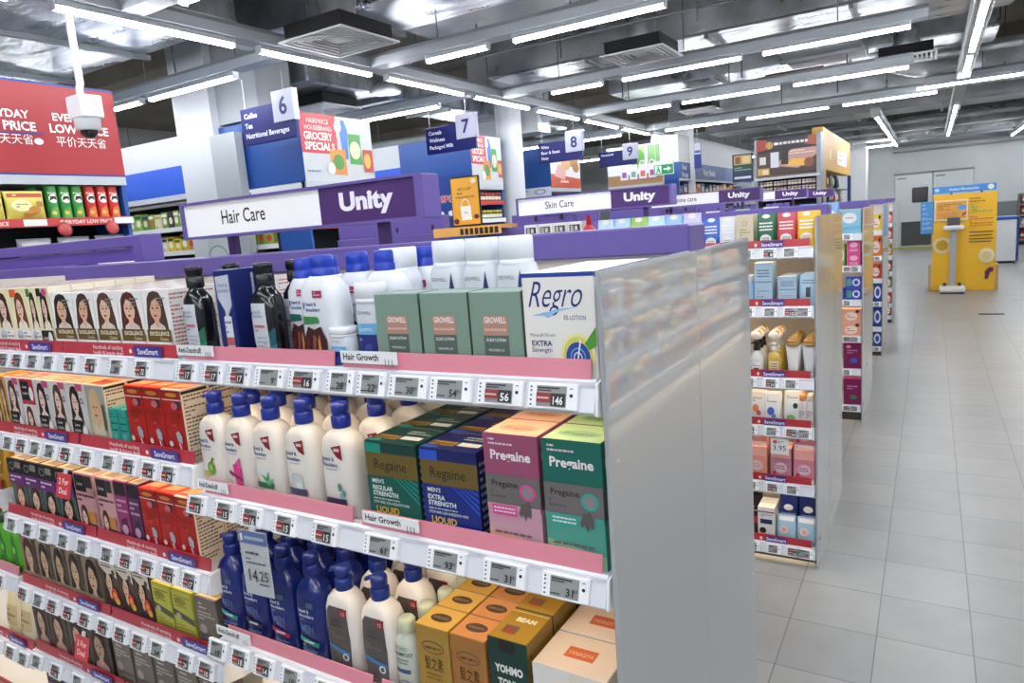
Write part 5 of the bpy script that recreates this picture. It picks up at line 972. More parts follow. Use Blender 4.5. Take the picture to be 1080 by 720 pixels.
# ------------------------------------------------------------------ aisle signs
def aisle_sign(num, lines, x0, x1, y, z0, z1, label):
    r = thing('hanging_sign', label, 'sign', ((x0 + x1) / 2, y, z0), 0, 'blue hanging aisle signs')
    w = x1 - x0; h = z1 - z0; a = -w / 2; b = w / 2; q = .26 * w / .7
    mb = MB(); mb.box(a, 0, 0, b, .03, h, M('#101963', .4), .003)
    front_face(mb, a, 0, 0, b, h, .0006).draw([('t', t, .07, .72 - .27 * i, .14, '#eef0fa', {'al': 'l', 'b': .02, 'mw': .86}) for i, t in enumerate(lines)]); mb.build('blue_board', r)
    m = MB(); m.box(b - q + .01, -.015, h - q * .95 + .07, b + .02, .045, h + .09, M('#b4b5c8', .4), .003); front_face(m, b - q + .01, -.015, h - q * .95 + .07, b + .02, h + .09, .0006).draw([('t', num, .5, .24, .54, '#1b2566', {'b': .025, 'res': 4})]); m.build('number_card', r)
    m = MB()
    for x in (a + .06, b - .12): m.tube([(x, .015, h), (x + (.0 if x < 0 else 0), .015, 3.06 - z0)], .003, M('#d5d8da', .5), 6)
    m.build('hanging_wire', r)
aisle_sign('6', ('Coffee', 'Tea', 'Nutritional Beverages'), -5.49, -4.79, 4.5, 2.475, 2.80, 'blue aisle sign numbered 6 for coffee and tea')
aisle_sign('7', ('Cereals', 'Wellness', 'Packaged Milk'), -5.12, -4.42, 6.8, 2.46, 2.76, 'blue aisle sign numbered 7 for cereals and wellness')
aisle_sign('8', ('Wine', 'Beer & Stout', 'Nuts'), -4.81, -4.13, 9.0, 2.40, 2.68, 'blue aisle sign numbered 8 for wine, beer and nuts')
aisle_sign('9', ('Household',), -4.88, -4.20, 11.3, 2.43, 2.68, 'blue aisle sign numbered 9 before the kitchen board')
r = thing('hanging_banner', 'narrow blue and white hanging banner beside the exit sign', 'sign', (-3.42, 11.9, 2.28)); mb = MB(); mb.box(0, 0, 0, .12, .02, .42, M('#2a3f94', .5), .002); front_face(mb, 0, 0, 0, .12, .42, .0006).draw([('r', .05, .55, .95, .98, '#d9dde8'), ('r', .1, .6, .9, .7, '#5a6aa8')]); mb.build('board', r); m = MB(); m.tube([(.06, .01, .42), (.06, .01, .75)], .004, M('#d5d8da', .5), 6); m.build('hanging_wire', r)
r = thing('exit_sign', 'green exit sign with running figure and arrow', 'sign', (-3.62, 10.9, 2.18)); mb = MB(); mb.box(-.16, 0, 0, .16, .03, .22, M('#e6e9ea', .5), .003); front_face(mb, -.16, 0, 0, .16, .22, .0006).draw([('r', .02, .05, .98, .7, '#1f9a5a'), ('r', .06, .1, .4, .65, '#e9f3ec'), ('e', .24, .56, .04, .05, '#1f9a5a'), ('p', [(.2, .5), (.28, .5), (.3, .34), (.36, .14), (.3, .14), (.25, .3), (.16, .14), (.1, .14), (.2, .34)], '#1f9a5a'), ('p', [(.5, .33), (.7, .33), (.7, .22), (.9, .4), (.7, .58), (.7, .45), (.5, .45)], '#eef6f0')]); mb.build('sign_board', r); m = MB(); m.tube([(-.13, .015, .22), (-.13, .015, .8)], .005, M('#d5d8da', .5), 6); m.tube([(.1, .015, .22), (.1, .015, .8)], .005, M('#d5d8da', .5), 6); m.build('hanging_wire', r)
# ------------------------------------------------------------------ grocery end displays
BLUE = M('#24509a', .45); BLK = M('#16171a', .7)
def endcap(label, x, y0, y1, z0, z1, items, bcol, ztops, side=True, sx=1.2):
    """shelves facing +x between y0 and y1, a board above them"""
    r = thing('end_display', label, 'shelving unit')
    mb = MB(); mb.box(x - .5, y0, 0, x - .46, y1, z0, BLK); mb.box(x - .46, y0, 0, x - .02, y0 + .03, z0, BLUE); mb.box(x - .46, y1 - .03, 0, x - .02, y1, z0, BLUE); mb.box(x - .5, y0, z0 - .06, x, y1, z0, M('#b9c0c6', .4)); mb.build('carcass', r)
    m = MB(); m.box(x - sx, y0, z0, x, y1, z1, BLUE); Face(m, lambda u, v, k: (x + .0006 * k, y0 + u, z0 + v), y1 - y0, z1 - z0).draw([('r', 0, 0, 1, 1, bcol)] + items); m.build('promotion_board', r)
    for z in ztops:
        m = MB(); m.box(x - .46, y0 + .03, z - .03, x - .01, y1 - .03, z, M('#c9cdd0', .5)); m.box(x - .01, y0 + .02, z - .045, x + .012, y1 - .02, z + .01, M('#c8403f', .4) if z == ztops[0] else WHITE); sh = m.build('shelf', r)
        if z == ztops[0] and y0 < 2: 
            k = MB(); Face(k, lambda u, v, q: (x + .013 + .0004 * q, y0 + u, z - .045 + v), y1 - y0, .055).draw([('t', 'EVERYDAY LOW PRICE', f_, .25, .45, '#f6e6e4', {'mw': .2, 'b': .02}) for f_ in (.3, .58, .86)] + [('r', f_ - .03, .1, f_ + .03, .9, '#eceeee') for f_ in (.72, .97)]); k.build('price_strip', sh)
    return r
EL = [('r', 0, 0, 1, .02, '#2a3a8c'), ('r', 0, .975, 1, 1, '#2a3a8c')]
for cx in (.25, .685, .885):
    EL += [('t', 'EVERYDAY', cx, .60, .08, '#f3ece8', {'mw': .15, 'b': .025}), ('t', 'LOW PRICE', cx, .47, .09, '#f3ece8', {'mw': .165, 'b': .03}), ('t', '\u5e73\u4ef7\u5929\u5929\u7701', cx, .33, .085, '#f3ece8', {'mw': .14})]
for cx in (.685,): EL += [('p', [(cx - .02, .44), (cx + .1, .45), (cx + .1, .435), (cx - .02, .425)], '#2a3a8c'), ('e', cx + .083, .36, .012, .035, '#eef0f6')]
endcap('red everyday low price end display with crisps', -5.2, .7, 3.14, 2.14, 2.76, EL, '#a52c33', (1.84, 1.52, 1.2, .85, .5))
GS = [('r', .0, .42, .48, 1, '#c93a42'), ('t', 'FAIRPRICE', .24, .86, .07, '#f3ece8', {'mw': .3}), ('t', 'HOUSEBRAND', .24, .76, .07, '#f3ece8', {'mw': .36}), ('t', 'GROCERY', .23, .62, .11, '#f5eee6', {'mw': .38, 'b': .03}), ('t', 'SPECIALS', .24, .47, .11, '#f5eee6', {'mw': .4, 'b': .03}), ('p', [(.55, .35), (.52, .8), (.56, .95), (.6, .95), (.64, .8), (.62, .35)], '#4a7ac0'), ('r', .64, .28, .82, .75, '#4f9a4a'), ('e', .73, .5, .08, .14, '#e0d8b0'), ('p', [(.36, .12), (.36, .48), (.58, .5), (.58, .1)], '#d98a3a'), ('e', .47, .3, .08, .12, '#4f8a3a'), ('r', .84, .16, .99, .52, '#b84a3a'), ('e', .9, .34, .05, .12, '#e6b04a'), ('e', .5, .84, .05, .09, '#f4efe8'), ('e', .36, .2, .05, .09, '#f4efe8'), ('lines', .03, .12, .26, .18, 1, '#5a7aa0')]
endcap('grocery specials end display with pictured packs beside aisle six', -5.2, 4.93, 5.93, 2.14, 2.79, GS, '#c3c8ca', (1.72, 1.4, 1.05, .7))
endcap('second grocery specials end display beside the round column', -5.2, 7.85, 8.62, 2.14, 2.79, GS, '#c3c8ca', (1.92, 1.68, 1.4, 1.1))
FD = [('p', [(0, 0), (1, 0), (1, .25), (0, .35)], '#c8563f'), ('e', .7, .75, .24, .2, '#b8824a'), ('e', .5, .62, .16, .16, '#d9a870'), ('e', .85, .55, .12, .14, '#a8703a'), ('p', [(.1, .3), (.25, .6), (.5, .5), (.45, .2)], '#d8a8a0'), ('lines', .1, .75, .45, .9, 2, '#8a7a6a'), ('lines', .3, .1, .9, .22, 1, '#f0e0d8')]
endcap('food promotion end display under the aisle eight sign', -5.2, 10.1, 11.2, 2.12, 2.75, FD, '#e2e0dc', (1.8, 1.5, 1.2))
# writing on the blue sides of the end displays
def plate(name, label, cat, x0, y, z0, x1, z1, c, items):
    mb = MB(); mb.box(x0, y, z0, x1, y + .02, z1, M(c, .5), .002); front_face(mb, x0, y, z0, x1, z1, .0006).draw(items); return tag(mb.build(name), label, cat)
plate('shelf_placard', 'white placard low on the blue side of the grocery specials display', 'sign', -6.1, 4.9, 2.04, -5.25, 2.13, '#e4e7ea', [('lines', .1, .2, .7, .8, 1, '#3a4a8c')])
plate('shelf_placard', 'white placard reading quality low in price beside the round column', 'sign', -5.95, 10.06, 2.0, -5.2, 2.14, '#dfe4ec', [('t', 'QUALITY', .3, .55, .26, '#2a4a9a', {'mw': .4, 'b': .02}), ('lines', .1, .2, .5, .45, 1, '#2a4a9a'), ('ring', .75, .5, .1, .14, 2.2, '#8a9ac0')])
plate('sweets_poster', 'blue sweets poster with red lettering behind the orange tablet', 'poster', -5.92, 7.82, 1.7, -5.3, 2.3, '#23468f', [('t', 'HARIBO', .39, .42, .13, '#f0f0f4', {'mw': .46, 'b': .09}), ('t', 'HARIBO', .39, .42, .13, '#c8262c', {'mw': .44, 'b': .03}), ('e', .3, .16, .07, .06, '#e8ecf4'), ('e', .55, .16, .07, .06, '#e8ecf4')])
def long_row(label, y, x0, x1, z0, z1, ztops, pkcols, grp, seed, hx):
    r = thing('grocery_shelving', label, 'shelving unit')
    mb = MB(); mb.box(x0, y + .42, 0, x1, y + .46, z0 - .04, BLK); mb.box(x0, y, 0, x1, y + .42, .12, M('#3a3d40', .6)); mb.build('back_panel', r)
    m = MB(); m.box(x0, y - .02, z0, hx, y + .46, z1, M('#ccd0d5', .5)); m.box(x0, y - .024, z0 + .03, hx, y - .02, z0 + (z1 - z0) * .52, M('#2b5fd4', .45)); m.box(x0, y - .03, z0 - .03, hx, y, z0 + .02, M('#c9cfd4', .4)); m.build('header_panel', r)
    for z in ztops:
        m = MB(); m.box(x0, y + .03, z - .03, x1, y + .42, z, M('#c9cdd0', .5)); m.box(x0, y + .0, z - .04, x1, y + .03, z + .01, WHITE); m.build('shelf', r)
    g = random.Random(seed); n = 0
    for zi, z in enumerate(ztops[:3]):
        x = x1 - .12
        while x > x0 + .1:
            w = g.uniform(.09, .15); h = g.uniform(.15, .21); c = g.choice(pkcols)
            if not (-6.98 - w < x < -6.36 + w) or y > 6:
                o = carton(w * .94, .09, h, c, [('e', .5, .45, .32, .2, g.choice(['#e8d8a0', '#d9e4c0', '#f0ece0', '#c9503a'])), ('r', .08, .72, .92, .9, g.choice(['#f0ece0', '#4a2a5a', '#2a5a3a', '#c8a83a'])), ('lines', .15, .1, .85, .25, 2, '#5a5048')], [], [], bev=.004).build('grocery_pack')
                o.location = (x - w / 2, y + .05, z); n += 1
                tag(o, f'{ {0:"upper",1:"middle",2:"lower"}[zi] } shelf grocery pack, number {n} from the open end of the {grp}', 'pack', 'grocery packs on the ' + grp)
            x -= w
    return r
long_row('grocery row with white and blue header behind the white pillar', 4.95, -9.2, -5.72, hx=-6.42, z0=2.16, z1=2.80, ztops=(1.83, 1.56, 1.28, .9), pkcols=['#7a9a3a', '#5a3a7a', '#a8b84a', '#4a8a4a', '#c9a83a', '#8ab04a', '#d9d4c0', '#2f2a26', '#e0c83a'], grp='coffee row', seed=5)
long_row('grocery row with white and blue header behind the Hair Care sign', 7.9, -9.0, -5.75, hx=-6.42, z0=2.16, z1=2.80, ztops=(1.8, 1.5, 1.2), pkcols=['#e0c83a', '#2f2a26', '#c9a83a', '#6a4a2a', '#d9d4c0', '#8a5a3a'], grp='cereal row', seed=9)
# crisps on the red display
def crisp_can(c, c2):
    r = thing('crisp_can', None, 'can')
    mb = MB(); mb.lathe([(.036, 0), (.0375, .004), (.0375, .222), (.036, .226)], M(c, .3), (0, 0, 0), 24); mb.build('can', r)
    m = MB(); F = Face(m, lambda u, v, k: (math.cos((u - .055) / .0375) * (.0379 + .0003 * k), math.sin((u - .055) / .0375) * (.0379 + .0003 * k), v), .11, .22, True)
    F.draw([('e', .5, .66, .28, .14, '#eeeae4'), ('p', [(.26, .6), (.5, .66), (.74, .6), (.66, .74), (.34, .74)], '#2a1d18'), ('t', 'Pringles', .5, .80, .07, '#f0e6da', {'mw': .56, 'b': .02}), ('p', [(.2, .08), (.75, .05), (.85, .3), (.6, .42), (.3, .34)], c2), ('e', .42, .22, .14, .06, '#e8b85a')]); m.build('printed_wrap', r)
    m = MB(); m.lathe([(.0385, .222), (.0385, .231), (.036, .233)], M(c, .35), (0, 0, 0), 24); m.build('lid', r)
    return r
for i, y in enumerate((3.05, 2.965, 2.88)): 
    o = crisp_can('#c8312c', '#d97a3a'); o.location = (-5.265, y, 1.84); tag(o, f'red crisp can, {("nearest the blue side","middle one","beside the green cans")[i]} of three', 'can', 'crisp cans on the red display')
for i, y in enumerate((2.79, 2.705, 2.62, 2.535)):
    o = crisp_can('#3a8f3f', '#5aa84a'); o.location = (-5.265 - (.07 if i == 3 else 0), y, 1.84); tag(o, f'green crisp can, {("beside the red cans","second from the red cans","third from the red cans","tucked behind the crisp bag")[i]}', 'can', 'crisp cans on the red display')
def bag(w, d, h, c, items, name):
    mb = MB(); ks = ((0, .12), (.06, .3), (.25, .9), (.5, 1), (.75, .8), (.94, .25), (1, .1))
    mb.loft([sup(w / 2 * (1 - .06 * math.sin(math.pi * t)), d / 2 * q, 2.6, h * t, 28) for t, q in ks], M(c, .25))
    def pl(u, v, k):
        t = v / h; q = .1
        for a, b in zip(ks, ks[1:]):
            if t <= b[0]: q = a[1] + (b[1] - a[1]) * (t - a[0]) / (b[0] - a[0]); break
        rx = w / 2 * (1 - .06 * math.sin(math.pi * t)); xx = min(abs(u - w / 2) / rx, .995)
        return (u - w / 2, -(d / 2 * q * (1 - xx ** 2.6) ** (1 / 2.6)) - .002 - .0006 * k, v)
    Face(mb, pl, w, h, True).draw(items); return mb.build(name)
for i, y in enumerate((2.43, 2.18, 1.93)):
    o = bag(.245, .09, .195, '#d8cf62', [('r', .06, .78, .94, .92, '#b8503a'), ('lines', .2, .82, .8, .9, 1, '#f0e6c8'), ('e', .35, .5, .24, .2, '#efe9b0'), ('lines', .22, .42, .5, .58, 2, '#6a7a2a'), ('e', .66, .34, .16, .14, '#c98a3a'), ('e', .5, .2, .14, .1, '#d9a04a'), ('e', .8, .55, .1, .1, '#b87a3a')], 'crisp_bag')
    o.location = (-5.23, y, 1.84); o.rotation_euler = (0, 0, math.pi / 2); tag(o, f'yellow crisp bag, {("beside the green cans","second from the cans","third from the cans")[i]}', 'bag', 'yellow crisp bags on the red display')
for i, y in enumerate((2.98, 2.72, 2.46)):
    o = bag(.22, .1, .2, '#8a8c92', [('r', .1, .7, .9, .85, '#b8babf'), ('lines', .2, .2, .8, .6, 3, '#5a5c62')], 'crisp_bag'); o.location = (-5.26, y, 1.52); o.rotation_euler = (0, 0, math.pi / 2); tag(o, f'silver grey crisp bag below the crisp cans, {ORD[i]} from the blue side', 'bag', 'silver crisp bags')
for y, w in ((2.62, 'under the green cans'), (2.95, 'under the red cans')):
    mb = MB(); mb.lathe([(.001, -.012), (.035, -.01), (.05, 0), (.035, .01), (.001, .012)], M('#b84442', .3), (0, 0, 0), 20); o = mb.build('shelf_wobbler'); o.location = (-5.15, y, 1.77); o.rotation_euler = (0, math.radians(80), 0); tag(o, f'red round shelf wobbler {w}', 'price card')
# packs and jars on the other end displays
def jar(c, capc):
    r = thing('jar', None, 'jar'); mb = MB(); mb.lathe([(.03, 0), (.034, .006), (.034, .085), (.026, .1)], M(c, .25), (0, 0, 0), 16); mb.build('glass', r)
    m = MB(); m.lathe([(.03, .098), (.031, .1), (.031, .122), (.028, .125)], M(capc, .4), (0, 0, 0), 16); m.build('lid', r)
    m = MB(); m.lathe([(.0346, .025), (.0346, .07)], M('#e4d9c2', .5), (0, 0, 0), 16); m.build('label_band', r); return r
for z, c, cp, w in ((1.68, '#5a6a1e', '#c9b02c', 'olive green'), (1.92, '#7a2f1c', '#b0402c', 'red brown')):
    pr = jar(c, cp); pr.location = (-5.26, 8.55, z); tag(pr, f'{w} jar on the end display behind the orange tablet', 'jar', f'{w} jars')
    for i in range(1, 8): dup(pr, (-5.26, 8.55 - i * .085, z), None, f'{w} jars')
for i, (y, c) in enumerate(((5.04, '#d9733a'), (5.18, '#4fa8a4'), (5.32, '#d9803a'), (5.46, '#58b0a8'), (5.6, '#d9733a'), (5.74, '#4fa8a4'))):
    o = carton(.125, .1, .2, c, [('r', .05, .05, .95, .4, '#6fc0b8'), ('e', .5, .65, .3, .18, '#e0a04a'), ('lines', .15, .12, .85, .3, 2, '#f0efe6')], [], [], bev=.004).build('grocery_pack'); o.rotation_euler = (0, 0, math.pi / 2); o.location = (-5.13 - .0, y, 1.72); o.location.x = -5.2 + .0 - .02; tag(o, f'orange and teal pack {ORD[i]} along the grocery specials display', 'pack', 'packs on the grocery specials display')
# kitchen picture board, party board, coffee jar display
r = thing('picture_board_display', 'shelving with kitchen window picture board behind the aisle nine sign', 'shelving unit')
mb = MB(); mb.box(-5.15, 12.3, 2.137, -4.1, 12.36, 2.83, M('#d4d6d2', .5)); front_face(mb, -5.15, 12.3, 2.137, -4.1, 2.83, .0008).draw([('r', 0, 0, 1, .26, '#a8845a'), ('r', .02, .34, .98, .98, '#e0e6e2'), ('r', .45, .42, .7, .96, '#9ac07a'), ('r', .74, .42, .96, .96, '#7aa86a'), ('e', .55, .7, .14, .2, '#5f9a4a'), ('r', .0, .28, 1, .34, '#f0f0ee')] + [q for i in range(4) for q in (('r', .24 + i * .17, .14, .38 + i * .17, .5, '#ece6ee'), ('r', .27 + i * .17, .2, .35 + i * .17, .34, ['#9a6ab0', '#7ab08a', '#c07a5a', '#b05a8a'][i]), ('ring', .31 + i * .17, .52, .04, .055, 1.6, '#e4dfe6'))]); mb.build('picture_board', r)
m = MB(); m.box(-5.15, 12.32, 0, -4.1, 12.72, 2.10, BLK); m.box(-5.15, 12.28, 2.06, -4.1, 12.35, 2.137, M('#b9bdb8', .4)); m.build('carcass', r)
plate('wall_board', 'blank white board beside the kitchen picture board', 'board', -4.28, 13.6, 1.5, -3.9, 3.2, '#dfe2e4', [])
r = thing('grocery_shelving', 'long shelving with blue party needs header beyond the exit sign', 'shelving unit')
mb = MB(); mb.box(-4.5, 12.9, 0, -4.45, 19, 2.2, BLK); mb.box(-4.5, 12.9, 0, -4.0, 12.93, 2.2, BLUE); mb.build('back_panel', r)
m = MB(); m.box(-4.5, 12.9, 2.5, -3.995, 19.0, 3.0, M('#dde1e4', .5)); m.box(-4.5, 12.9, 2.2, -3.99, 19.0, 2.5, M('#3c62a6', .5))
Face(m, lambda u, v, k: (-3.99 + .0008 * k, 12.9 + u, 2.2 + v), 6.1, .3).draw([('t', 'Food', .055, .56, .3, '#e6ebf4', {'mw': .1, 'b': .02}), ('t', 'Storage', .06, .12, .3, '#e6ebf4', {'mw': .12, 'b': .02}), ('t', 'Party Needs', .34, .28, .42, '#e6ebf4', {'mw': .3, 'b': .02}), ('t', 'Paper Products', .82, .28, .42, '#e6ebf4', {'mw': .34, 'b': .02}), ('r', .14, .1, .142, .9, '#9ab0d4'), ('r', .56, 0, .68, 1, '#4a6cb0')]); m.box(-4.0, 12.9, 2.16, -3.97, 19, 2.2, M('#b9c4cc', .4)); m.build('header_panel', r)
for z in (1.9, 1.6, 1.3):
    m = MB(); m.box(-4.45, 12.93, z - .03, -4.0, 19, z, WHITE); m.build('shelf', r)
g = random.Random(21); n = 0
for y in [13.0 + .3 * i for i in range(18)]:
    o = carton(.24, .16, g.uniform(.16, .24), g.choice(['#e0a83a', '#3a3a40', '#d9d4c8', '#4a6a9a', '#c9683a', '#2f2a2a']), [('r', .1, .3, .9, .7, g.choice(['#f0ece4', '#c8403a', '#e8d8a8'])), ('lines', .2, .4, .8, .6, 2, '#5a5048')], [], [], bev=.006).build('party_pack'); n += 1
    o.rotation_euler = (0, 0, math.pi / 2); o.location = (-4.03, y + .1, 1.9); tag(o, f'boxed party goods under the blue header, {n} along from the aisle nine end', 'pack', 'packs under the party needs header')
r = thing('coffee_display', 'tall display with football advert board over rows of jars', 'shelving unit')
mb = MB(); mb.box(-2.36, 12.1, 0, -1.46, 12.14, 2.0, BLK); mb.box(-1.5, 11.7, 0, -1.44, 12.14, 2.62, M('#8d9296', .4, .3)); mb.box(-2.4, 11.7, 0, -2.36, 12.14, 2.6, M('#8d9296', .4, .3)); mb.build('carcass', r)
m = MB(); m.box(-2.37, 11.7, 2.0, -1.50, 12.1, 2.58, M('#2a1f24', .5))
front_face(m, -2.37, 11.7, 2.0, -1.50, 2.58, .0008).draw([('p', [(0, .72), (1, .78), (1, 1), (0, 1)], '#241a30'), ('p', [(0, .7), (.3, .78), (.16, 1), (0, 1)], '#a82a1c'), ('p', [(.8, .8), (1, .74), (1, 1), (.88, 1)], '#a8502c'), ('e', .22, .85, .06, .1, '#c9a04a'), ('lines', .3, .8, .86, .95, 1, '#f4efe6'), ('p', [(0, .1), (1, .1), (1, .72), (0, .66)], '#4a3230'), ('p', [(.3, .3), (.7, .2), (1, .5), (1, .7), (.6, .7)], '#c89a8a'), ('p', [(.5, .28), (.8, .24), (.95, .4), (.6, .45)], '#f4b84a'), ('r', .24, .26, .38, .66, '#dfe3ea'), ('r', .42, .32, .54, .66, '#2a1a18'), ('r', .05, .36, .16, .56, '#d9d4cc'), ('e', .88, .32, .08, .12, '#8a4a30'), ('lines', .56, .55, .98, .68, 2, '#e8d8d0'), ('p', [(0, .1), (1, .05), (1, 0), (0, 0)], '#5a4a38'), ('r', .02, .08, .22, .26, '#d0a052'), ('r', .1, .1, .2, .22, '#e8d8b8')]); m.box(-2.4, 11.68, 1.97, -1.45, 11.72, 2.01, M('#c3c8cc', .4)); m.build('advert_board', r)
for z in (1.86, 1.765, 1.67, 1.575):
    m = MB(); m.box(-2.36, 11.74, z - .008, -1.5, 12.1, z, M('#141416', .5)); m.build('shelf', r)
pj = None; cj = 0
def coffee_jar():
    r = thing('coffee_jar', 'coffee jar standing in the rows under the football advert', 'jar', (0, 0, 0), 0, 'coffee jars under the football advert'); mb = MB(); mb.lathe([(.02, 0), (.022, .003), (.022, .055), (.018, .062)], M('#4a342e', .3), (0, 0, 0), 12); mb.build('glass', r)
    m = MB(); m.lathe([(.021, .06), (.022, .062), (.022, .08)], M('#e6dcd8', .35), (0, 0, 0), 12); m.build('lid', r); m = MB(); m.lathe([(.0226, .018), (.0226, .05)], M('#e6d6ce', .4), (0, 0, 0), 12); m.build('label_band', r); return r
for z in (1.86, 1.765, 1.67):
    for i in range(16):
        x = -2.325 + i * .05 + (i // 4) * .01
        if x > -1.5: continue
        if pj is None: pj = coffee_jar(); pj.location = (x, 11.78, z)
        else: dup(pj, (x, 11.78, z))
r = thing('shop_canopy', 'yellow shop side board with white sign panel past the football advert', 'board')
mb = MB(); mb.box(-1.62, 12.15, 2.07, -1.46, 16.4, 2.72, M('#d29f28', .45), .004); Face(mb, lambda u, v, k: (-1.46 + .0008 * k, 12.15 + u, 2.07 + v), 4.25, .65).draw([('r', .46, .22, .84, .62, '#f0efec'), ('lines', .5, .3, .8, .55, 2, '#a9a9a9'), ('r', .2, .3, .23, .55, '#e8dcae')]); mb.build('fascia', r)
m = MB(); m.box(-1.9, 12.15, 0, -1.85, 16.4, 2.07, M('#24242c', .6)); m.box(-1.5, 16.3, 0, -1.44, 16.4, 2.07, M('#2a3f78', .5)); m.box(-1.56, 12.15, 0, -1.46, 12.5, 2.07, M('#c9982a', .5)); m.box(-1.85, 12.5, 1.5, -1.5, 16.3, 1.53, M('#5a5c60', .5)); m.box(-1.85, 12.5, 1.78, -1.5, 16.3, 1.8, M('#5a5c60', .5)); m.build('shelf_frame', r)
for i in range(12):
    y = 12.65 + i * .3; c = ['#6a8aa0', '#b0a890', '#c8c4ba', '#a82a2a', '#2a2a34', '#4a5a7a', '#8a9a6a', '#b83a34', '#d0c8b8', '#3a4a6a', '#7a6a5a', '#9ab0c0'][i]
    o = bag(.2, .1, .24, c, [('r', .2, .3, .8, .7, '#e0dcd4')], 'snack_bag'); o.rotation_euler = (0, 0, math.pi / 2); o.location = (-1.6, y, 1.53 if i % 3 else 1.8); tag(o, f'snack bag under the yellow shop board, {ORD[i]} along', 'bag', 'snack bags under the yellow board')
plate('drinks_poster', 'dark green and navy drinks poster beside the football advert', 'poster', -2.76, 11.75, 1.98, -2.44, 2.42, '#1d4a40', [('r', 0, .0, 1, .34, '#1c2c5a'), ('r', .08, .62, .92, .95, '#c9a468'), ('r', .15, .66, .4, .9, '#8a5a3a'), ('r', .5, .66, .85, .9, '#e0c890'), ('lines', .1, .4, .9, .55, 2, '#9ac0a8'), ('r', .1, .12, .9, .2, '#e0e4ec')])
plate('shelf_placard', 'small navy arrow placard above the Hair Care sign', 'sign', -6.28, 4.84, 2.07, -6.1, 2.24, '#1f3272', [('p', [(.35, .25), (.35, .75), (.75, .5)], '#e8ecf4')])
plate('shelf_placard', 'small red placard beside the navy arrow placard', 'sign', -6.37, 4.83, 2.05, -6.3, 2.2, '#c83a3a', [('r', .3, .3, .7, .7, '#f0e0dc')])
plate('notice_board', 'white panel with curved green mark below the Hair Care sign', 'board', -5.95, 4.3, 1.4, -5.5, 1.72, '#e4e8e6', [('ring', .3, .2, .3, .34, 1.2, '#8fc0a0')])
# ------------------------------------------------------------------ the yellow health kiosk
KY = M('#f4bd28', .45)
r = thing('health_kiosk', 'yellow health check kiosk board at the end of the aisle', 'kiosk', (.46, 13.2, 0))
mb = MB(); mb.box(-.43, 0, 0, .42, .5, 1.53, KY, .006)
F = front_face(mb, -.43, 0, 0, .42, 1.53, .0008)
F.draw([('ring', .16, .48, .08, .155, .56, '#ead89a'), ('e', .16, .48, .1, .056, '#cf9a1c')] + [q for a in range(24) for q in (('p', [(.16 + .09 * math.cos(a * .2618 - .04), .48 + .05 * math.sin(a * .2618 - .04)), (.16 + .155 * math.cos(a * .2618), .48 + .087 * math.sin(a * .2618)), (.16 + .09 * math.cos(a * .2618 + .04), .48 + .05 * math.sin(a * .2618 + .04))], '#f0e2b0'),)] + [('e', .86, .36, .125, .075, '#ecdfae')] + [('e', .86 + .022 * (k % 7 - 3), .36 + .013 * (k // 7 - 3), .006, .004, '#c9a23a') for k in range(49) if (k % 7 - 3) ** 2 + (k // 7 - 3) ** 2 < 12] + [('p', [(.84, .12), (.84, .2), (.9, .24), (.97, .24), (.97, .2), (.92, .19), (.89, .12)], '#5a1f4a')] + [('lines', .58, .90, .9, .96, 2, '#8a6a1c'), ('lines', .6, .80, .94, .89, 4, '#7a9a5a'), ('lines', .58, .66, .94, .77, 5, '#c8562a'), ('r', .58, .6, .95, .61, '#4a3a2a'), ('r', .58, .565, .93, .575, '#4a3a2a'), ('r', .58, .53, .95, .54, '#4a3a2a'), ('r', .58, .5, .92, .51, '#4a3a2a')])
mb.build('board', r)
m = MB(); m.box(-.44, .02, 1.555, .40, .05, 1.66, M('#3f8fd8', .4), .003); front_face(m, -.44, .02, 1.555, .40, 1.66, .0008).draw([('t', 'Active Monitoring', .5, .32, .36, '#dcecf8', {'mw': .56, 'b': .03}), ('e', .92, .5, .05, .38, '#e6eef4'), ('e', .07, .5, .04, .28, '#bcdcf2')]); m.box(-.2, .03, 1.5, -.17, .05, 1.58, M('#3a3a3a', .5)); m.box(.2, .03, 1.5, .23, .05, 1.58, M('#3a3a3a', .5)); m.build('header_board', r)
m = MB(); m.box(-.60, -.02, .93, -.42, .03, 1.44, M('#4d94d4', .4), .01); front_face(m, -.60, -.02, .93, -.42, 1.44, .0008).draw([('lines', .15, .87, .85, .93, 1, '#e6f0f8'), *[q for i in range(5) for q in (('ring', .25, .78 - i * .15, .07, .1, .36, '#cfe4f4'), ('lines', .42, .74 - i * .15, .92, .82 - i * .15, 2, '#cfe4f4'))]]); m.build('side_board', r)
m = MB(); m.box(-.41, -.03, 1.12, .04, -.001, 1.44, M('#e6dcc0', .4), .004); front_face(m, -.41, -.03, 1.12, .04, 1.44, .0008).draw([('r', .04, .08, .96, .94, '#e3a548'), ('lines', .1, .5, .8, .85, 4, '#9a4a24'), ('e', .82, .62, .13, .13, '#5a9ad0'), ('p', [(.84, .16), (.84, .3), (.95, .42), (.95, .34), (.9, .28)], '#5a1f4a'), ('lines', .1, .14, .7, .42, 3, '#c9803a')]); m.build('instruction_screen', r)
m = MB(); m.box(-.44, .05, 0, -.50 + .02, .45, .42, M('#c9a87a', .5)); m.box(.42, .05, 0, .47, .45, .4, M('#c9a87a', .5)); m.build('side_bin', r)
r = thing('body_scale', 'grey and white standing body scale with display before the yellow kiosk', 'scale', (.31, 12.95, 0))
mb = MB(); mb.box(-.18, -.19, .02, .18, .17, .10, M('#e6e6e2', .4), .02); mb.box(-.16, -.17, 0, .16, .15, .022, M('#2a2a2a', .6)); mb.build('platform', r)
m = MB(); m.box(-.045, .08, .1, .045, .14, 1.0, M('#a9adb0', .4), .008); m.build('column', r)
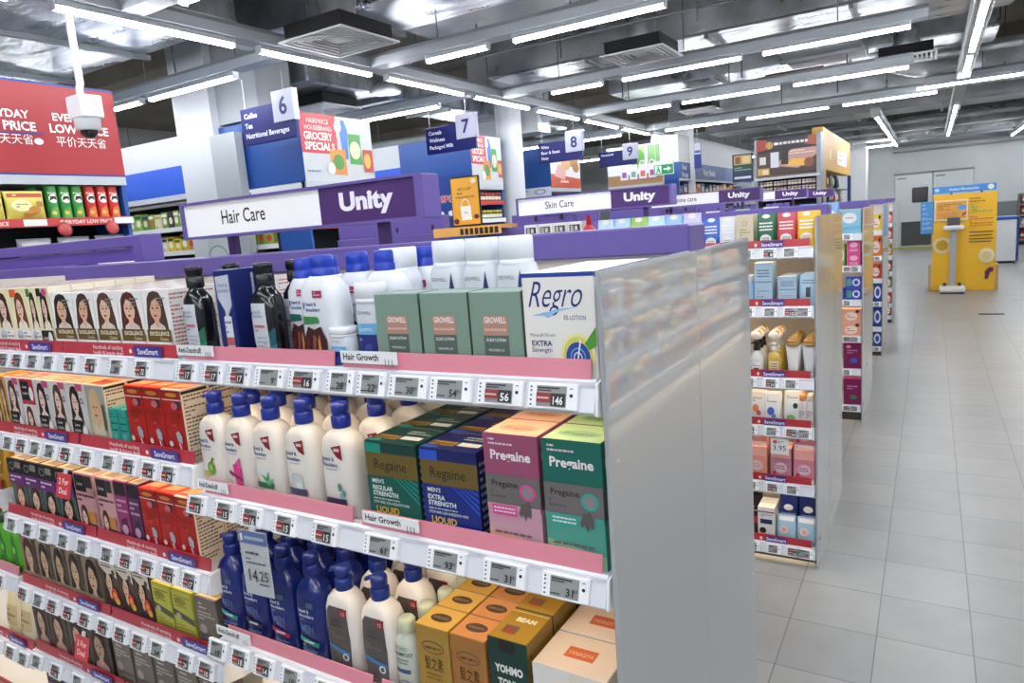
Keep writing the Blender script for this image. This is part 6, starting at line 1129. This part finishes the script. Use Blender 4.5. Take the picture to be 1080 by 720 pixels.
m = MB(); m.box(-.14, -.02, .98, .14, .16, 1.05, M('#e2e3e2', .4), .02); m.build('armrest_bar', r)
m = MB(); m.prism([(.04, 1.05), (.06, 1.17), (.09, 1.17), (.12, 1.05)], 'x', -.085, .085, M('#1d2024', .3)); m.build('display_unit', r)
for sx in (-.1, .1):
    m = MB(); m.lathe([(.03, .1), (.026, .13), (.01, .15)], M('#3a3a3a', .5), (sx, .1, 0), 14); m.build('foot_rest', r)
r = thing('promotion_counter', 'white counter with blue rim behind the yellow kiosk', 'counter', (1.33, 18.0, 0))
mb = MB(); mb.box(-.36, 0, .05, .22, .6, .92, M('#dfe3e7', .4), .01); mb.build('body', r); m = MB(); m.box(-.38, -.02, .92, .25, .62, .98, M('#2a5cae', .4), .01); m.box(.22, -.02, .05, .26, .6, .95, M('#23408c', .4)); m.build('blue_rim', r); m = MB(); m.box(-.3, .05, 0, .2, .55, .05, M('#2a2a2a', .6)); m.build('base', r)
r = thing('snack_rack', 'tall snack rack standing at the end wall', 'rack', (2.55, 23.9, 0))
mb = MB(); mb.box(-.45, .0, .05, .45, .4, .12, M('#3a3430', .5)); mb.box(-.45, .36, 0, .45, .4, 1.4, M('#8a8480', .5)); mb.box(-.47, 0, 0, -.44, .4, 1.4, M('#6a6662', .5)); mb.build('frame', r)
for k, z in enumerate((.15, .5, .82, 1.12)):
    m = MB(); m.box(-.44, 0, z - .03, .44, .36, z, M('#9a948e', .5)); m.build('shelf', r)
    for j in range(4):
        o = bag(.2, .12, .24, ['#9a4a34', '#c9b8a8', '#a8583a', '#7a5a4a'][(k + j) % 4], [('r', .2, .3, .8, .6, '#e0d4c4')], 'snack_bag'); o.location = (2.55 - .33 + j * .215, 24.05, z); tag(o, f'snack bag on the end wall rack, shelf {k + 1} from the floor, {ORD[j]} along', 'bag', 'snack bags on the end wall rack')
mb = MB(); mb.box(.55, 10.55, .0, .82, 10.62, .006, M('#3a342c', .8), .001); tag(mb.build('floor_strip'), 'small dark strip on the floor before the yellow kiosk', 'strip')
mb = MB(); mb.box(-.99, 24.2, 0, -.86, 24.32, 1.3, M('#eceef0', .5), .01); tag(mb.build('door_bollard'), 'white post standing before the silver doors', 'post')
# shelving across the main aisle: seen mirrored in the near end panel
r = thing('gondola_shelving', 'shelving across the main aisle, mirrored in the frosted end panel', 'shelving unit')
mb = MB(); mb.box(1.68, 3.3, 0, 1.72, 9.2, 1.62, WHITE); mb.box(1.3, 3.3, 0, 1.7, 9.2, .09, M('#c9ccd0', .4)); mb.build('back_panel', r)
for z in (.14, .45, .82, 1.2):
    m = MB(); m.box(1.28, 3.3, z - .03, 1.68, 9.2, z, WHITE); m.box(1.262, 3.3, z - .045, 1.28, 9.2, z + .008, TAGW); sh = m.build('shelf', r)
    m = MB(); m.box(1.285, 3.35, z - .036, 1.305, 9.15, z - .031, LED); m.build('led_strip', sh)  # strip added to brighten this shelving in its mirror image
g = random.Random(31)
for zi, z in enumerate((.14, .45, .82, 1.2)):
    m = MB(); y = 3.4
    while y < 9.1:
        w = g.uniform(.08, .16); h = g.uniform(.15, .27); c = g.choice(['#dfe6ee', '#b0c8e0', '#ece4da', '#e0c8a4', '#c4d4c0', '#e0b0a8', '#f4f0ec', '#a0acc8', '#ecd8a8', '#d0a498'])
        m.box(1.31, y, z, 1.42, y + w * .92, z + h, M(c, .4), .006); m.box(1.3094, y + .02, z + h * .3, 1.31, y + w * .8, z + h * .7, M(g.choice(['#f0efec', '#4a6a9a', '#c04a40', '#e8c060']), .4)); y += w
    o = m.build('assorted_packs'); o['kind'] = 'stuff'; o['label'] = f'assorted packs, {("bottom","second","third","top")[zi]} shelf across the main aisle'; o['category'] = 'packs'
# ------------------------------------------------------------------ camera, world
cam = bpy.data.cameras.new('camera'); co = bpy.data.objects.new('camera', cam); C.objects.link(co)
Rm = ((.85766507, .5085948, -.07577571), (.01862972, -.17800082, -.98385397), (-.51387115, .84240551, -.16214006))
X_, Y_, Z_ = Rm[0], [-q for q in Rm[1]], [-q for q in Rm[2]]
co.matrix_world = Matrix(((X_[0], Y_[0], Z_[0], 0), (X_[1], Y_[1], Z_[1], 0), (X_[2], Y_[2], Z_[2], 1.55), (0, 0, 0, 1)))
cam.sensor_width = 36; cam.lens = 24.407; cam.clip_start = .02; cam.clip_end = 100
sc = bpy.context.scene; sc.camera = co
w = bpy.data.worlds.new('world'); sc.world = w; w.use_nodes = True; w.node_tree.nodes['Background'].inputs[0].default_value = (.6, .63, .68, 1); w.node_tree.nodes['Background'].inputs[1].default_value = .3
vs = sc.view_settings; vs.view_transform = 'Standard'; vs.look = 'None'; vs.exposure = .62; vs.gamma = 1; vs.use_curve_mapping = False
sc.cycles.use_denoising = True
sc.cycles.max_bounces = 7; sc.cycles.diffuse_bounces = 4; sc.cycles.glossy_bounces = 3; sc.cycles.sample_clamp_indirect = 6
